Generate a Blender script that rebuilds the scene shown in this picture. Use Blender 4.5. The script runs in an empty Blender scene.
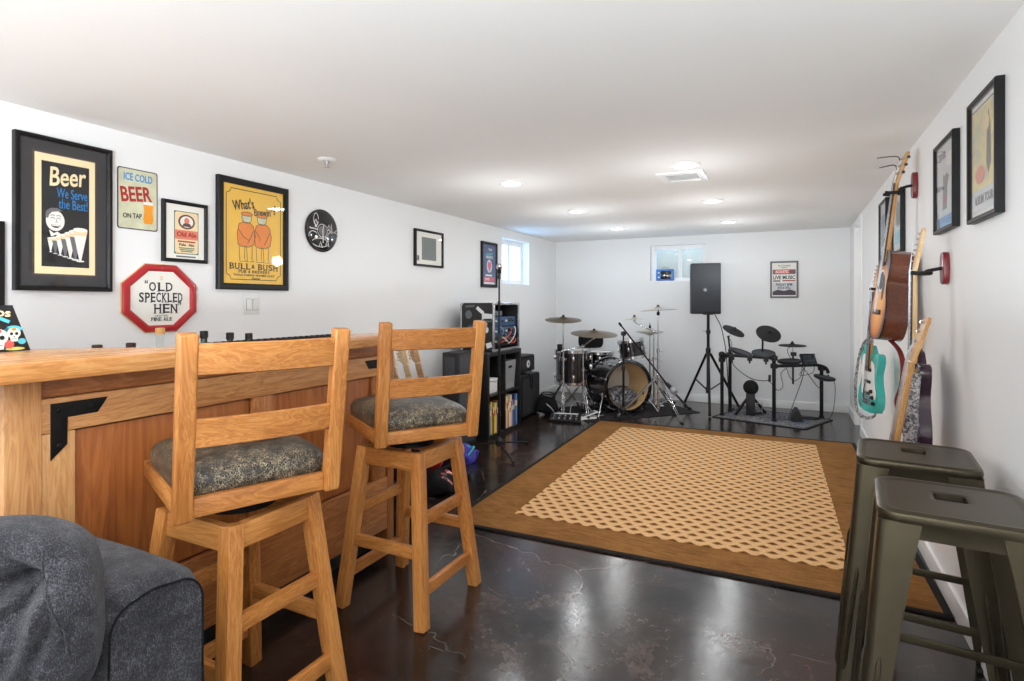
LAMP_W, LAMP_W2, HALO, FILL_B, FILL_DROP, WORLD, EXPO = 4.0, 3.0, 9.5, 6.0, .48, 9.0, -0.70
DAY1, DAY2, REAR_FILL = 1.6, 1.4, 42.0
LAMPC = (.955, .985, 1.0)
BARW = 1.5
UP_FILLS = ((-2.2, -1.1, 45.0), (-.25, -.9, 400.0))
import bpy, bmesh, math, random
from mathutils import Vector, Matrix, Euler, noise

random.seed(7)
SC = bpy.context.scene
COL = SC.collection
PI = math.pi
def rad(a): return a * PI / 180.0
V = Vector

# ------------------------------------------------------------------ colour
def lin(c):
    c = c / 255.0
    return c / 12.92 if c <= 0.04045 else ((c + 0.055) / 1.055) ** 2.4
def rgb(r, g, b): return (lin(r), lin(g), lin(b), 1.0)

# --------------------------------------------------------------- materials
MATS = {}
class NT:
    def __init__(s, name):
        s.m = bpy.data.materials.new(name); s.m.use_nodes = True
        s.t = s.m.node_tree; s.t.nodes.clear()
        s.out = s.n('ShaderNodeOutputMaterial')
    def n(s, typ, **kw):
        nd = s.t.nodes.new(typ)
        for k, v in kw.items():
            if k.startswith('i_'):
                key = k[2:]
                key = int(key) if key.isdigit() else key.replace('_', ' ')
                nd.inputs[key].default_value = v
            else: setattr(nd, k, v)
        return nd
    def l(s, a, b): s.t.links.new(a, b)
    def coord(s, mode='Object', scale=(1, 1, 1), loc=(0, 0, 0), rot=(0, 0, 0)):
        if mode == 'gco':
            c = s.n('ShaderNodeAttribute', attribute_name='gco').outputs['Vector']
        else:
            c = s.n('ShaderNodeTexCoord').outputs[mode]
        mp = s.n('ShaderNodeMapping'); mp.inputs['Scale'].default_value = scale
        mp.inputs['Location'].default_value = loc; mp.inputs['Rotation'].default_value = rot
        s.l(c, mp.inputs['Vector']); return mp.outputs['Vector']
    def noise(s, vec, scale, detail=3, rough=.55, dist=0):
        nd = s.n('ShaderNodeTexNoise'); nd.inputs['Scale'].default_value = scale
        nd.inputs['Detail'].default_value = detail; nd.inputs['Roughness'].default_value = rough
        nd.inputs['Distortion'].default_value = dist
        s.l(vec, nd.inputs['Vector']); return nd.outputs['Fac']
    def ramp(s, fac, stops, interp='LINEAR'):
        r = s.n('ShaderNodeValToRGB'); cr = r.color_ramp; cr.interpolation = interp
        while len(cr.elements) < len(stops): cr.elements.new(.5)
        for e, (p, c) in zip(cr.elements, stops):
            e.position = p; e.color = c if len(c) == 4 else (*c, 1)
        s.l(fac, r.inputs['Fac']); return r.outputs['Color']
    def mix(s, fac, a, b, blend='MIX'):
        m = s.n('ShaderNodeMix', data_type='RGBA', blend_type=blend)
        for sock, v in ((m.inputs[0], fac), (m.inputs[6], a), (m.inputs[7], b)):
            if hasattr(v, 'is_linked'): s.l(v, sock)
            else: sock.default_value = v
        return m.outputs[2]
    def math(s, op, a, b=0.0, c=None):
        m = s.n('ShaderNodeMath', operation=op)
        for i, v in enumerate((a, b) if c is None else (a, b, c)):
            if hasattr(v, 'is_linked'): s.l(v, m.inputs[i])
            else: m.inputs[i].default_value = v
        return m.outputs[0]
    def bsdf(s, color, rough=.5, metal=0., spec=.5, bump=None, bstr=.2, bdist=.01, coat=0., sheen=0.):
        p = s.n('ShaderNodeBsdfPrincipled')
        for sock, v in ((p.inputs['Base Color'], color), (p.inputs['Roughness'], rough)):
            if hasattr(v, 'is_linked'): s.l(v, sock)
            else: sock.default_value = v
        p.inputs['Metallic'].default_value = metal
        p.inputs['Specular IOR Level'].default_value = spec
        p.inputs['Coat Weight'].default_value = coat
        p.inputs['Sheen Weight'].default_value = sheen
        if bump is not None:
            b = s.n('ShaderNodeBump'); b.inputs['Strength'].default_value = bstr; b.inputs['Distance'].default_value = bdist
            s.l(bump, b.inputs['Height']); s.l(b.outputs['Normal'], p.inputs['Normal'])
        s.l(p.outputs[0], s.out.inputs['Surface'])
        s.p = p
        return s.m

def simple(name, col, rough=.5, metal=0., spec=.5, var=.0, vscale=8, bump=0., bscale=200, coat=0., bdist=.002):
    """plain material with slight procedural tone variation and micro bump"""
    if name in MATS: return MATS[name]
    t = NT(name); v = t.coord('Object')
    c = col
    f = t.noise(v, vscale, 4)
    if var > 0:
        lo = tuple(x * (1 - var) for x in col[:3]) + (1,); hi = tuple(min(1, x * (1 + var)) for x in col[:3]) + (1,)
        c = t.ramp(f, [(.3, lo), (.7, hi)])
    rr = t.math('MULTIPLY_ADD', f, .12, rough - .06)
    bm = t.noise(v, bscale, 3) if bump > 0 else None
    MATS[name] = t.bsdf(c, rr, metal, spec, bm, bump, bdist, coat)
    return MATS[name]

def wood(name, dark, mid, light, rough=.42, grain=1.0, coat=.15, fig=9.0):
    t = NT(name)
    v = t.coord('gco', (1.1 * grain, 9 * grain, 9 * grain))
    v2 = t.coord('gco', (2.5, 95, 95))
    v3 = t.coord('gco', (.8, 2.2, 2.2))
    w = t.noise(v, 2.2, 4, .6, 1.3)
    rings = t.math('FRACT', t.math('MULTIPLY', w, fig))
    rings = t.math('PINGPONG', t.math('MULTIPLY', rings, 1.0), .5)
    rings = t.math('MULTIPLY', rings, 2.0)
    fine = t.noise(v2, 1.0, 3, .6)
    big = t.noise(v3, 1.6, 2)
    f = t.math('ADD', t.math('MULTIPLY', rings, .20), t.math('ADD', t.math('MULTIPLY', fine, .36), t.math('MULTIPLY', big, .58)))
    c = t.ramp(f, [(.30, dark), (.55, mid), (.82, light)])
    rr = t.math('MULTIPLY_ADD', fine, .18, rough - .08)
    MATS[name] = t.bsdf(c, rr, 0, .45, fine, .12, .001, coat)
    t.p.inputs['Coat Roughness'].default_value = .25
    return MATS[name]

def emit(name, col, strength):
    t = NT(name); e = t.n('ShaderNodeEmission'); e.inputs[0].default_value = col; e.inputs[1].default_value = strength
    t.l(e.outputs[0], t.out.inputs['Surface']); MATS[name] = t.m; return t.m

def pane_glass(name, tint=(1, 1, 1, 1), refl=.08):
    t = NT(name); tr = t.n('ShaderNodeBsdfTransparent'); tr.inputs[0].default_value = tint
    gl = t.n('ShaderNodeBsdfGlossy'); gl.inputs['Roughness'].default_value = .03
    lw = t.n('ShaderNodeLayerWeight'); lw.inputs['Blend'].default_value = .5
    fr = t.math('MULTIPLY_ADD', t.math('POWER', lw.outputs['Facing'], 5.0), .6, .022)
    mx = t.n('ShaderNodeMixShader'); t.l(fr, mx.inputs[0]); t.l(tr.outputs[0], mx.inputs[1]); t.l(gl.outputs[0], mx.inputs[2])
    t.l(mx.outputs[0], t.out.inputs['Surface']); MATS[name] = t.m; return t.m

# ------------------------------------------------------------ mesh builder
def frame_to(d, up=V((0, 0, 1))):
    """matrix whose Z axis runs along d"""
    z = V(d).normalized(); u = V(up)
    if abs(z.dot(u)) > .98: u = V((1, 0, 0)) if abs(z.x) < .9 else V((0, 1, 0))
    x = u.cross(z).normalized(); y = z.cross(x)
    return Matrix((x, y, z)).transposed().to_4x4()

class MB:
    def __init__(s):
        s.bm = bmesh.new(); s.g = s.bm.verts.layers.float_vector.new('gco')
    def _gco(s, verts, M, axis=0):
        Mi = M.inverted(); o = V((random.random() * 9, random.random() * 9, random.random() * 9))
        for v in verts:
            p = Mi @ v.co
            q = (p.x, p.y, p.z) if axis == 0 else ((p.y, p.z, p.x) if axis == 1 else (p.z, p.x, p.y))
            v[s.g] = V(q) + o
    def box(s, c, size, rot=None, bev=0., seg=2, M=None, taper=None):
        if M is None: M = Matrix.Translation(V(c)) @ (rot if rot is not None else Matrix.Identity(4))
        else: M = M @ Matrix.Translation(V(c))
        r = bmesh.ops.create_cube(s.bm, size=1.0); vs = r['verts']
        for v in vs:
            k = 1.0
            if taper and v.co.z > 0: k = taper
            v.co = V((v.co.x * size[0] * k, v.co.y * size[1] * k, v.co.z * size[2]))
        if bev > 0:
            es = list({e for v in vs for e in v.link_edges})
            rb = bmesh.ops.bevel(s.bm, geom=es, offset=min(bev, min(size) * .45), segments=seg, profile=.6, affect='EDGES')
            vs = list({v for f in rb['faces'] for v in f.verts} | {v for v in vs if v.is_valid})
        for v in vs: v.co = M @ v.co
        s._gco(vs, M, max(range(3), key=lambda i: size[i]))
        return s
    def beam(s, p0, p1, w, d, up=(0, 0, 1), bev=.003, taper=None, seg=2):
        """rectangular bar from p0 to p1; w measured across, d along 'up'"""
        p0, p1 = V(p0), V(p1); z = (p1 - p0); L = z.length; z.normalize()
        u = V(up)
        if abs(z.dot(u)) > .99: u = V((0, 1, 0))
        x = u.cross(z).normalized(); y = z.cross(x)
        M = Matrix((x, y, z)).transposed().to_4x4(); M.translation = (p0 + p1) / 2
        return s.box((0, 0, 0), (w, d, L), M=M, bev=bev, taper=taper, seg=seg)
    def tube(s, pts, r, seg=8, closed=False, caps=True, flat=1.0):
        pts = [V(p) for p in pts]; n = len(pts)
        rr = r if isinstance(r, (list, tuple)) else [r] * n
        rings = []; px = None
        for i, p in enumerate(pts):
            if closed: t = pts[(i + 1) % n] - pts[i - 1]
            else: t = pts[min(i + 1, n - 1)] - pts[max(i - 1, 0)]
            t.normalize()
            if px is None:
                u = V((0, 0, 1)) if abs(t.z) < .95 else V((1, 0, 0)); px = u.cross(t).normalized()
            else:
                px = (px - t * px.dot(t))
                if px.length < 1e-6: px = V((1, 0, 0)).cross(t)
                px.normalize()
            py = t.cross(px)
            rings.append([s.bm.verts.new(p + (px * math.cos(2 * PI * k / seg) * flat + py * math.sin(2 * PI * k / seg)) * rr[i]) for k in range(seg)])
        for i in range(n if closed else n - 1):
            a, b = rings[i], rings[(i + 1) % n]
            for k in range(seg):
                s.bm.faces.new((a[k], a[(k + 1) % seg], b[(k + 1) % seg], b[k]))
        if caps and not closed:
            s.bm.faces.new(rings[0][::-1]); s.bm.faces.new(rings[-1])
        for rg in rings:
            for v in rg: v[s.g] = v.co
        return s
    def cyl(s, p0, p1, r, r1=None, seg=16):
        return s.tube([p0, p1], [r, r if r1 is None else r1], seg)
    def lathe(s, prof, M=None, seg=32, sx=1., sy=1.):
        """prof: (radius, z) pairs, revolved about Z"""
        M = M or Matrix.Identity(4); rings = []
        for (r, z) in prof:
            if r < 1e-6: rings.append([s.bm.verts.new(M @ V((0, 0, z)))])
            else: rings.append([s.bm.verts.new(M @ V((r * sx * math.cos(2 * PI * k / seg), r * sy * math.sin(2 * PI * k / seg), z))) for k in range(seg)])
        for a, b in zip(rings, rings[1:]):
            for k in range(seg):
                k2 = (k + 1) % seg
                if len(a) == 1 and len(b) == 1: continue
                if len(a) == 1: s.bm.faces.new((a[0], b[k2], b[k]))
                elif len(b) == 1: s.bm.faces.new((a[k], a[k2], b[0]))
                else: s.bm.faces.new((a[k], a[k2], b[k2], b[k]))
        Mi = M.inverted()
        for rg in rings:
            for v in rg: v[s.g] = Mi @ v.co
        return s
    def prism(s, pts, z0, z1, M=None, bev=0.):
        """polygon (x,y) extruded from z0 to z1"""
        M = M or Matrix.Identity(4)
        a = [s.bm.verts.new(M @ V((x, y, z0))) for x, y in pts]
        b = [s.bm.verts.new(M @ V((x, y, z1))) for x, y in pts]
        n = len(pts)
        fs = [s.bm.faces.new(a[::-1]), s.bm.faces.new(b)]
        for i in range(n): fs.append(s.bm.faces.new((a[i], a[(i + 1) % n], b[(i + 1) % n], b[i])))
        vs = a + b
        if bev > 0:
            es = [e for f in fs[:2] for e in f.edges]
            rb = bmesh.ops.bevel(s.bm, geom=es, offset=bev, segments=2, profile=.6, affect='EDGES')
            vs = list({v for f in rb['faces'] for v in f.verts} | {v for v in vs if v.is_valid})
        Mi = M.inverted(); o = V((random.random() * 9, random.random() * 9, 0))
        for v in vs: v[s.g] = (Mi @ v.co) + o
        return s
    def ball(s, c, r, seg=20, M=None, fn=None):
        r = r if isinstance(r, (tuple, list)) else (r, r, r)
        q = bmesh.ops.create_uvsphere(s.bm, u_segments=seg, v_segments=max(8, seg * 2 // 3), radius=1.0)
        for v in q['verts']:
            p = V((v.co.x * r[0], v.co.y * r[1], v.co.z * r[2]))
            if fn: p = fn(p)
            p = p + V(c)
            v.co = M @ p if M else p
            v[s.g] = v.co
        return s
    def grid(s, fn, nu, nv, closed_u=False):
        vs = [[s.bm.verts.new(fn(i / nu, j / nv)) for j in range(nv + 1)] for i in range(nu + (0 if closed_u else 1))]
        n = len(vs)
        for i in range(nu):
            for j in range(nv):
                a, b = vs[i], vs[(i + 1) % n]
                s.bm.faces.new((a[j], b[j], b[j + 1], a[j + 1]))
        for r in vs:
            for v in r: v[s.g] = v.co
        return s
    def obj(s, name, mat, parent=None, angle=38, loc=None):
        bm = s.bm
        bmesh.ops.recalc_face_normals(bm, faces=bm.faces[:])
        ca = rad(angle)
        for f in bm.faces: f.smooth = True
        for e in bm.edges:
            if len(e.link_faces) == 2: e.smooth = e.calc_face_angle(0) < ca
        me = bpy.data.meshes.new(name); bm.to_mesh(me); bm.free()
        if isinstance(mat, str): mat = MATS[mat]
        me.materials.append(mat)
        o = bpy.data.objects.new(name, me); COL.objects.link(o)
        if parent is not None: o.parent = parent
        if loc is not None: o.location = loc
        return o

def thing(name, label, cat, loc=(0, 0, 0), rz=0., group=None, M=None):
    o = bpy.data.objects.new(name, None); COL.objects.link(o)
    o.empty_display_size = .1
    if M is not None: o.matrix_world = M
    else:
        o.location = loc; o.rotation_euler = (0, 0, rz)
    o['label'] = label; o['category'] = cat
    if group: o['group'] = group
    return o
def tag(o, label, cat, group=None):
    o['label'] = label; o['category'] = cat
    if group: o['group'] = group
    return o
def struct(o): o['kind'] = 'structure'; return o
def kids(o): return [c for c in bpy.data.objects if c.parent == o]
def dup(root, label=None, group=None):
    def cp(o, par):
        c = o.copy(); COL.objects.link(c)
        if par is not None: c.parent = par
        for k in kids(o): cp(k, c)
        return c
    r = cp(root, None)
    if label: r['label'] = label
    if group: r['group'] = group
    return r

def bez(p0, p1, p2, p3, n=14):
    out = []
    for i in range(n + 1):
        t = i / n; a = (1 - t)
        out.append(V(p0) * a**3 + V(p1) * 3 * a * a * t + V(p2) * 3 * a * t * t + V(p3) * t**3)
    return out
def spline(pts, n=8, closed=False):
    pts = [V(p) for p in pts]; N = len(pts); out = []
    rng = range(N if closed else N - 1)
    for i in rng:
        if closed: a, b, c, d = pts[i - 1], pts[i], pts[(i + 1) % N], pts[(i + 2) % N]
        else: a, b, c, d = pts[max(i - 1, 0)], pts[i], pts[i + 1], pts[min(i + 2, N - 1)]
        for k in range(n):
            t = k / n
            out.append(.5 * ((2 * b) + (c - a) * t + (2 * a - 5 * b + 4 * c - d) * t * t + (-a + 3 * b - 3 * c + d) * t**3))
    if not closed: out.append(pts[-1])
    return out

# lettering: built-in font converted to thin mesh; x,y = centre of the text
def text(body, x, y, h, mat, parent, z=.0012, w=None, bold=0., shear=0., rot=0., align='CENTER', name='lettering', thick=.0006, space=1.0):
    cu = bpy.data.curves.new('tmp', 'FONT'); cu.body = body; cu.size = h / .70
    cu.align_x = align; cu.align_y = 'CENTER'; cu.shear = shear; cu.offset = bold * h; cu.extrude = thick
    cu.space_character = space; cu.resolution_u = 3
    o = bpy.data.objects.new('tmp', cu); COL.objects.link(o)
    bpy.context.view_layer.update()
    dg = bpy.context.evaluated_depsgraph_get()
    me = bpy.data.meshes.new_from_object(o.evaluated_get(dg))
    bpy.data.objects.remove(o)
    xs = [v.co.x for v in me.vertices]
    if not xs: return None
    k = 1.0
    if w: k = w / (max(xs) - min(xs))
    me.transform(Matrix.Translation((x, y, z)) @ Matrix.Rotation(rot, 4, 'Z') @ Matrix.Diagonal((k, 1, 1, 1)))
    me.materials.clear(); me.materials.append(MATS[mat] if isinstance(mat, str) else mat)
    t = bpy.data.objects.new(name, me); COL.objects.link(t); t.parent = parent
    return t
SERIF = {'H': (0, 1), 'N': (0, 1), 'L': (0,), 'D': (0,), 'P': (0,), 'E': (0,), 'K': (0, 1), 'I': (.5,), 'F': (0,), 'A': (0, 1), 'B': (0,), 'U': (0, 1), 'R': (0, 1), 'T': (.5,), 'M': (0, 1), 'Y': (.5,), 'V': (), 'W': ()}
def serif_text(body, x, y, h, mat, parent, w, bold=.02, z=.0012, name='lettering'):
    """condensed capitals with small slab serifs"""
    n = len(body); mb = MB()
    adv = [.55 if c in 'I1' else (.45 if c in '"\'.\u201c\u201d' else (.5 if c == ' ' else 1.0)) for c in body]
    tot = sum(adv); u = w / tot; cx = x - w / 2
    obs = []
    for c, a in zip(body, adv):
        if c != ' ':
            gw = u * a * (.80 if c not in '"\'\u201c\u201d' else .8)
            o = text(c, cx + u * a / 2, y + (h * .22 if c in '"\u201c\u201d' else 0), h, mat, parent, z, w=gw, bold=bold, name='tmpglyph')
            obs.append(o)
            for s in SERIF.get(c, ()):
                sx = cx + u * a / 2 - gw / 2 + gw * (.10 + .80 * s)
                for sy, on in ((y - h / 2 + h * .03, c not in ''), (y + h / 2 - h * .03, c not in 'AE' or c == 'E')):
                    if c == 'K' and s == 1: sw = .14
                    else: sw = .17
                    if on:
                        mb.prism([(sx - u * sw, sy - h * .03), (sx + u * sw, sy - h * .03), (sx + u * sw, sy + h * .03), (sx - u * sw, sy + h * .03)], z - .0005, z + .0007)
        cx += u * a
    bm = mb.bm
    for o in obs:
        if o is None: continue
        bm.from_mesh(o.data); bpy.data.objects.remove(o)
    return mb.obj(name, mat, parent)

# flat graphics on a print (local x right, y up, z out)
def flat(pts, mat, parent, z=.0008, name='graphic', th=.0006):
    return MB().prism(pts, z - th / 2, z + th / 2).obj(name, mat, parent)
def ell(cx, cy, rx, ry, n=28, a0=0, a1=360):
    return [(cx + rx * math.cos(rad(a0 + (a1 - a0) * i / n)), cy + ry * math.sin(rad(a0 + (a1 - a0) * i / n))) for i in range(n + (0 if a1 - a0 >= 360 else 1))]
def stroke(pts, wd, mat, parent, z=.0012, name='outline', closed=False):
    """flat line of width wd along pts"""
    mb = MB(); P = [V((a, b, z)) for a, b in pts]
    n = len(P); L = []; R = []
    for i in range(n):
        if closed: t = P[(i + 1) % n] - P[i - 1]
        else: t = P[min(i + 1, n - 1)] - P[max(i - 1, 0)]
        t.normalize(); nn = V((-t.y, t.x, 0)) * wd / 2
        L.append(mb.bm.verts.new(P[i] + nn)); R.append(mb.bm.verts.new(P[i] - nn))
    for i in range(n if closed else n - 1):
        j = (i + 1) % n
        mb.bm.faces.new((L[i], R[i], R[j], L[j]))
    return mb.obj(name, mat, parent)
def rect(x0, y0, x1, y1): return [(x0, y0), (x1, y0), (x1, y1), (x0, y1)]

def wallM(side, a, z, off=0.):
    """pose on a wall: local x = viewer's right, y = up, z = out of the wall"""
    if side == 'L': return Matrix(((0, 0, 1, XL + off), (1, 0, 0, a), (0, 1, 0, z), (0, 0, 0, 1)))
    if side == 'R': return Matrix(((0, 0, -1, XR - off), (-1, 0, 0, a), (0, 1, 0, z), (0, 0, 0, 1)))
    return Matrix(((1, 0, 0, a), (0, 0, -1, YB - off), (0, 1, 0, z), (0, 0, 0, 1)))
XL, XR, YB, YF, CH = -2.98, .592, 7.40, -2.6, 2.10
# ------------------------------------------------------------- the palette
def wall_mat(name, col, rough, spec):
    t = NT(name); v = t.coord('Object')
    b = t.math('ADD', t.math('MULTIPLY', t.noise(v, 55, 3, .6), .6), t.math('MULTIPLY', t.noise(v, 9, 3), .5))
    f = t.noise(v, 1.3, 3)
    c = t.ramp(f, [(.3, tuple(x * .98 for x in col[:3]) + (1,)), (.7, col)])
    MATS[name] = t.bsdf(c, rough, 0, spec, b, .05, .003)
    return t.m
wall_mat('wall_paint', (.85, .853, .855, 1), .5, .25); wall_mat('ceiling_paint', (.895, .893, .885, 1), .9, .05)
simple('trim_white', (.90, .90, .89, 1), .35, var=.02)
# stained, sealed concrete
def floor_mat():
    t = NT('stained_concrete'); v = t.coord('Object')
    n1 = t.noise(v, 1.5, 5, .6, .8); n2 = t.noise(v, 6, 6, .7, .6); n3 = t.noise(v, 30, 5, .7, .3); n4 = t.noise(v, 110, 3, .7)
    f = t.math('ADD', t.math('MULTIPLY', n1, .40), t.math('ADD', t.math('MULTIPLY', n2, .34), t.math('ADD', t.math('MULTIPLY', n3, .22), t.math('MULTIPLY', n4, .10))))
    base = t.ramp(f, [(.40, rgb(10, 8, 8)), (.49, rgb(27, 21, 19)), (.56, rgb(46, 36, 32)), (.63, rgb(70, 56, 49)), (.74, rgb(100, 82, 72))])
    # rusty areas
    ru = t.ramp(t.noise(t.coord('Object', (1, 1, 1), (5, 1, 0)), .9, 4, .6), [(.52, (0, 0, 0, 1)), (.66, (1, 1, 1, 1))])
    base = t.mix(t.math('MULTIPLY', ru, .35), base, rgb(88, 46, 32))
    # fine pale specks, chips and drag scratches
    sp = t.ramp(n4, [(.66, (0, 0, 0, 1)), (.72, (1, 1, 1, 1))]); spm = t.math('MULTIPLY', sp, t.ramp(n2, [(.48, (0, 0, 0, 1)), (.62, (1, 1, 1, 1))]))
    sc = t.noise(t.coord('Object', (1, 1, 1), (3, 7, 0)), 9, 6, .8, 1.6); scm = t.ramp(sc, [(.66, (0, 0, 0, 1)), (.72, (1, 1, 1, 1))])
    def scratches(rot, scale, seed):
        q = t.coord('Object', scale, (seed, seed * 2, 0), (0, 0, rad(rot)))
        return t.ramp(t.noise(q, 6, 3, .6, .6), [(.735, (0, 0, 0, 1)), (.765, (1, 1, 1, 1))])
    s1 = scratches(25, (.35, 9, 1), 1.3); s2 = scratches(-50, (.4, 10, 1), 4.1); s3 = scratches(80, (.3, 9, 1), 7.7)
    marks = t.math('MAXIMUM', t.math('MAXIMUM', s1, s2), s3)
    base = t.mix(t.math('MULTIPLY', spm, .7), base, rgb(150, 138, 128)); base = t.mix(t.math('MULTIPLY', scm, .22), base, rgb(120, 112, 106)); base = t.mix(t.math('MULTIPLY', marks, .45), base, rgb(140, 130, 124))
    # hairline cracks
    vo = t.n('ShaderNodeTexVoronoi', feature='DISTANCE_TO_EDGE'); vo.inputs['Scale'].default_value = .95
    wob = t.n('ShaderNodeVectorMath', operation='ADD')
    nz = t.n('ShaderNodeTexNoise'); nz.inputs['Scale'].default_value = 9; nz.inputs['Detail'].default_value = 6
    t.l(v, nz.inputs['Vector'])
    sub = t.n('ShaderNodeVectorMath', operation='SCALE'); sub.inputs['Scale'].default_value = .13
    t.l(nz.outputs['Color'], sub.inputs[0]); t.l(v, wob.inputs[0]); t.l(sub.outputs[0], wob.inputs[1]); t.l(wob.outputs[0], vo.inputs['Vector'])
    cr = t.ramp(vo.outputs['Distance'], [(.0, (1, 1, 1, 1)), (.0012, (1, 1, 1, 1)), (.0034, (0, 0, 0, 1))])
    crm = t.math('MULTIPLY', cr, t.ramp(t.noise(v, 1.1, 2), [(.46, (0, 0, 0, 1)), (.54, (1, 1, 1, 1))]))
    base = t.mix(t.math('MULTIPLY', crm, .6), base, rgb(150, 142, 134))
    rr = t.math('ADD', t.math('MULTIPLY', n2, .18), t.math('MULTIPLY', n3, .20))
    rr = t.math('ADD', rr, t.math('MULTIPLY', t.math('MAXIMUM', scm, marks), .22))
    hb = t.math('ADD', t.math('MULTIPLY', n2, .7), t.math('ADD', t.math('MULTIPLY', t.math('ADD', n3, t.math('MULTIPLY', n4, .35)), .30), t.math('MULTIPLY', marks, -.10)))
    MATS['stained_concrete'] = t.bsdf(base, t.math('SUBTRACT', rr, .01), 0, .5, hb, .20, .006)
    return t.m
floor_mat()
W = {}
wood('stool_wood', rgb(136, 76, 32), rgb(182, 116, 56), rgb(212, 150, 84), .40, 1.0, .2)
wood('bar_wood', rgb(128, 72, 34), rgb(168, 104, 56), rgb(200, 140, 84), .42, .8, .2)
wood('bar_pale_wood', rgb(158, 100, 54), rgb(200, 142, 88), rgb(222, 172, 116), .42, .8, .2)
wood('bar_panel_wood', rgb(126, 66, 28), rgb(164, 94, 44), rgb(188, 116, 60), .42, .45, .2, 5)
wood('bar_top_wood', rgb(170, 104, 52), rgb(214, 148, 84), rgb(236, 180, 116), .26, .7, .4)
wood('neck_wood', rgb(150, 100, 52), rgb(196, 144, 84), rgb(220, 176, 116), .4, 2.0, .2)
wood('maple_wood', rgb(200, 160, 105), rgb(226, 190, 138), rgb(240, 212, 168), .4, 2.0, .2)
wood('mahogany_wood', rgb(58, 26, 14), rgb(98, 48, 26), rgb(130, 70, 38), .22, 1.5, .5)
wood('shell_maple', rgb(196, 156, 104), rgb(220, 184, 132), rgb(236, 206, 160), .45, 1.0, .1)
# cracked black leather
def leather():
    t = NT('cracked_leather'); v = t.coord('Object')
    vv = t.coord('Object', (1, 1.6, 1))
    vo = t.n('ShaderNodeTexVoronoi', feature='DISTANCE_TO_EDGE'); vo.inputs['Scale'].default_value = 150
    nz = t.n('ShaderNodeTexNoise'); nz.inputs['Scale'].default_value = 30; nz.inputs['Detail'].default_value = 4; t.l(v, nz.inputs['Vector'])
    sc = t.n('ShaderNodeVectorMath', operation='SCALE'); sc.inputs['Scale'].default_value = .035
    t.l(nz.outputs['Color'], sc.inputs[0])
    ad = t.n('ShaderNodeVectorMath', operation='ADD'); t.l(vv, ad.inputs[0]); t.l(sc.outputs[0], ad.inputs[1]); t.l(ad.outputs[0], vo.inputs['Vector'])
    line = t.ramp(vo.outputs['Distance'], [(.0, (1, 1, 1, 1)), (.05, (.85, .85, .85, 1)), (.13, (0, 0, 0, 1))])
    m1 = t.ramp(t.noise(v, 7, 5, .7, .5), [(.42, (.05, .05, .05, 1)), (.60, (1, 1, 1, 1))])
    m2 = t.ramp(t.noise(v, 60, 3, .7), [(.40, (.0, .0, .0, 1)), (.6, (1, 1, 1, 1))])
    k = t.math('MULTIPLY', t.math('MULTIPLY', line, m1), t.math('MULTIPLY_ADD', m2, .8, .2))
    c = t.mix(k, rgb(33, 31, 29), rgb(196, 178, 146))
    rr = t.math('MULTIPLY_ADD', k, .3, .34)
    MATS['cracked_leather'] = t.bsdf(c, rr, 0, .5, t.math('MULTIPLY', k, -1.0), .35, .002)
leather()
def sofa_mat():
    t = NT('charcoal_chenille'); v = t.coord('Object')
    f = t.noise(t.coord('Object', (1, 1, .55)), 430, 3, .7); g = t.noise(v, 9, 4, .6)
    f2 = t.noise(v, 45, 4, .7)
    h = t.math('ADD', t.math('MULTIPLY', f, .65), t.math('ADD', t.math('MULTIPLY', g, .22), t.math('MULTIPLY', f2, .25)))
    c = t.ramp(h, [(.38, rgb(24, 24, 27)), (.56, rgb(52, 51, 55)), (.76, rgb(112, 111, 116))])
    MATS['charcoal_chenille'] = t.bsdf(c, .92, 0, .12, f, .6, .004, 0, .12)
sofa_mat()
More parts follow.
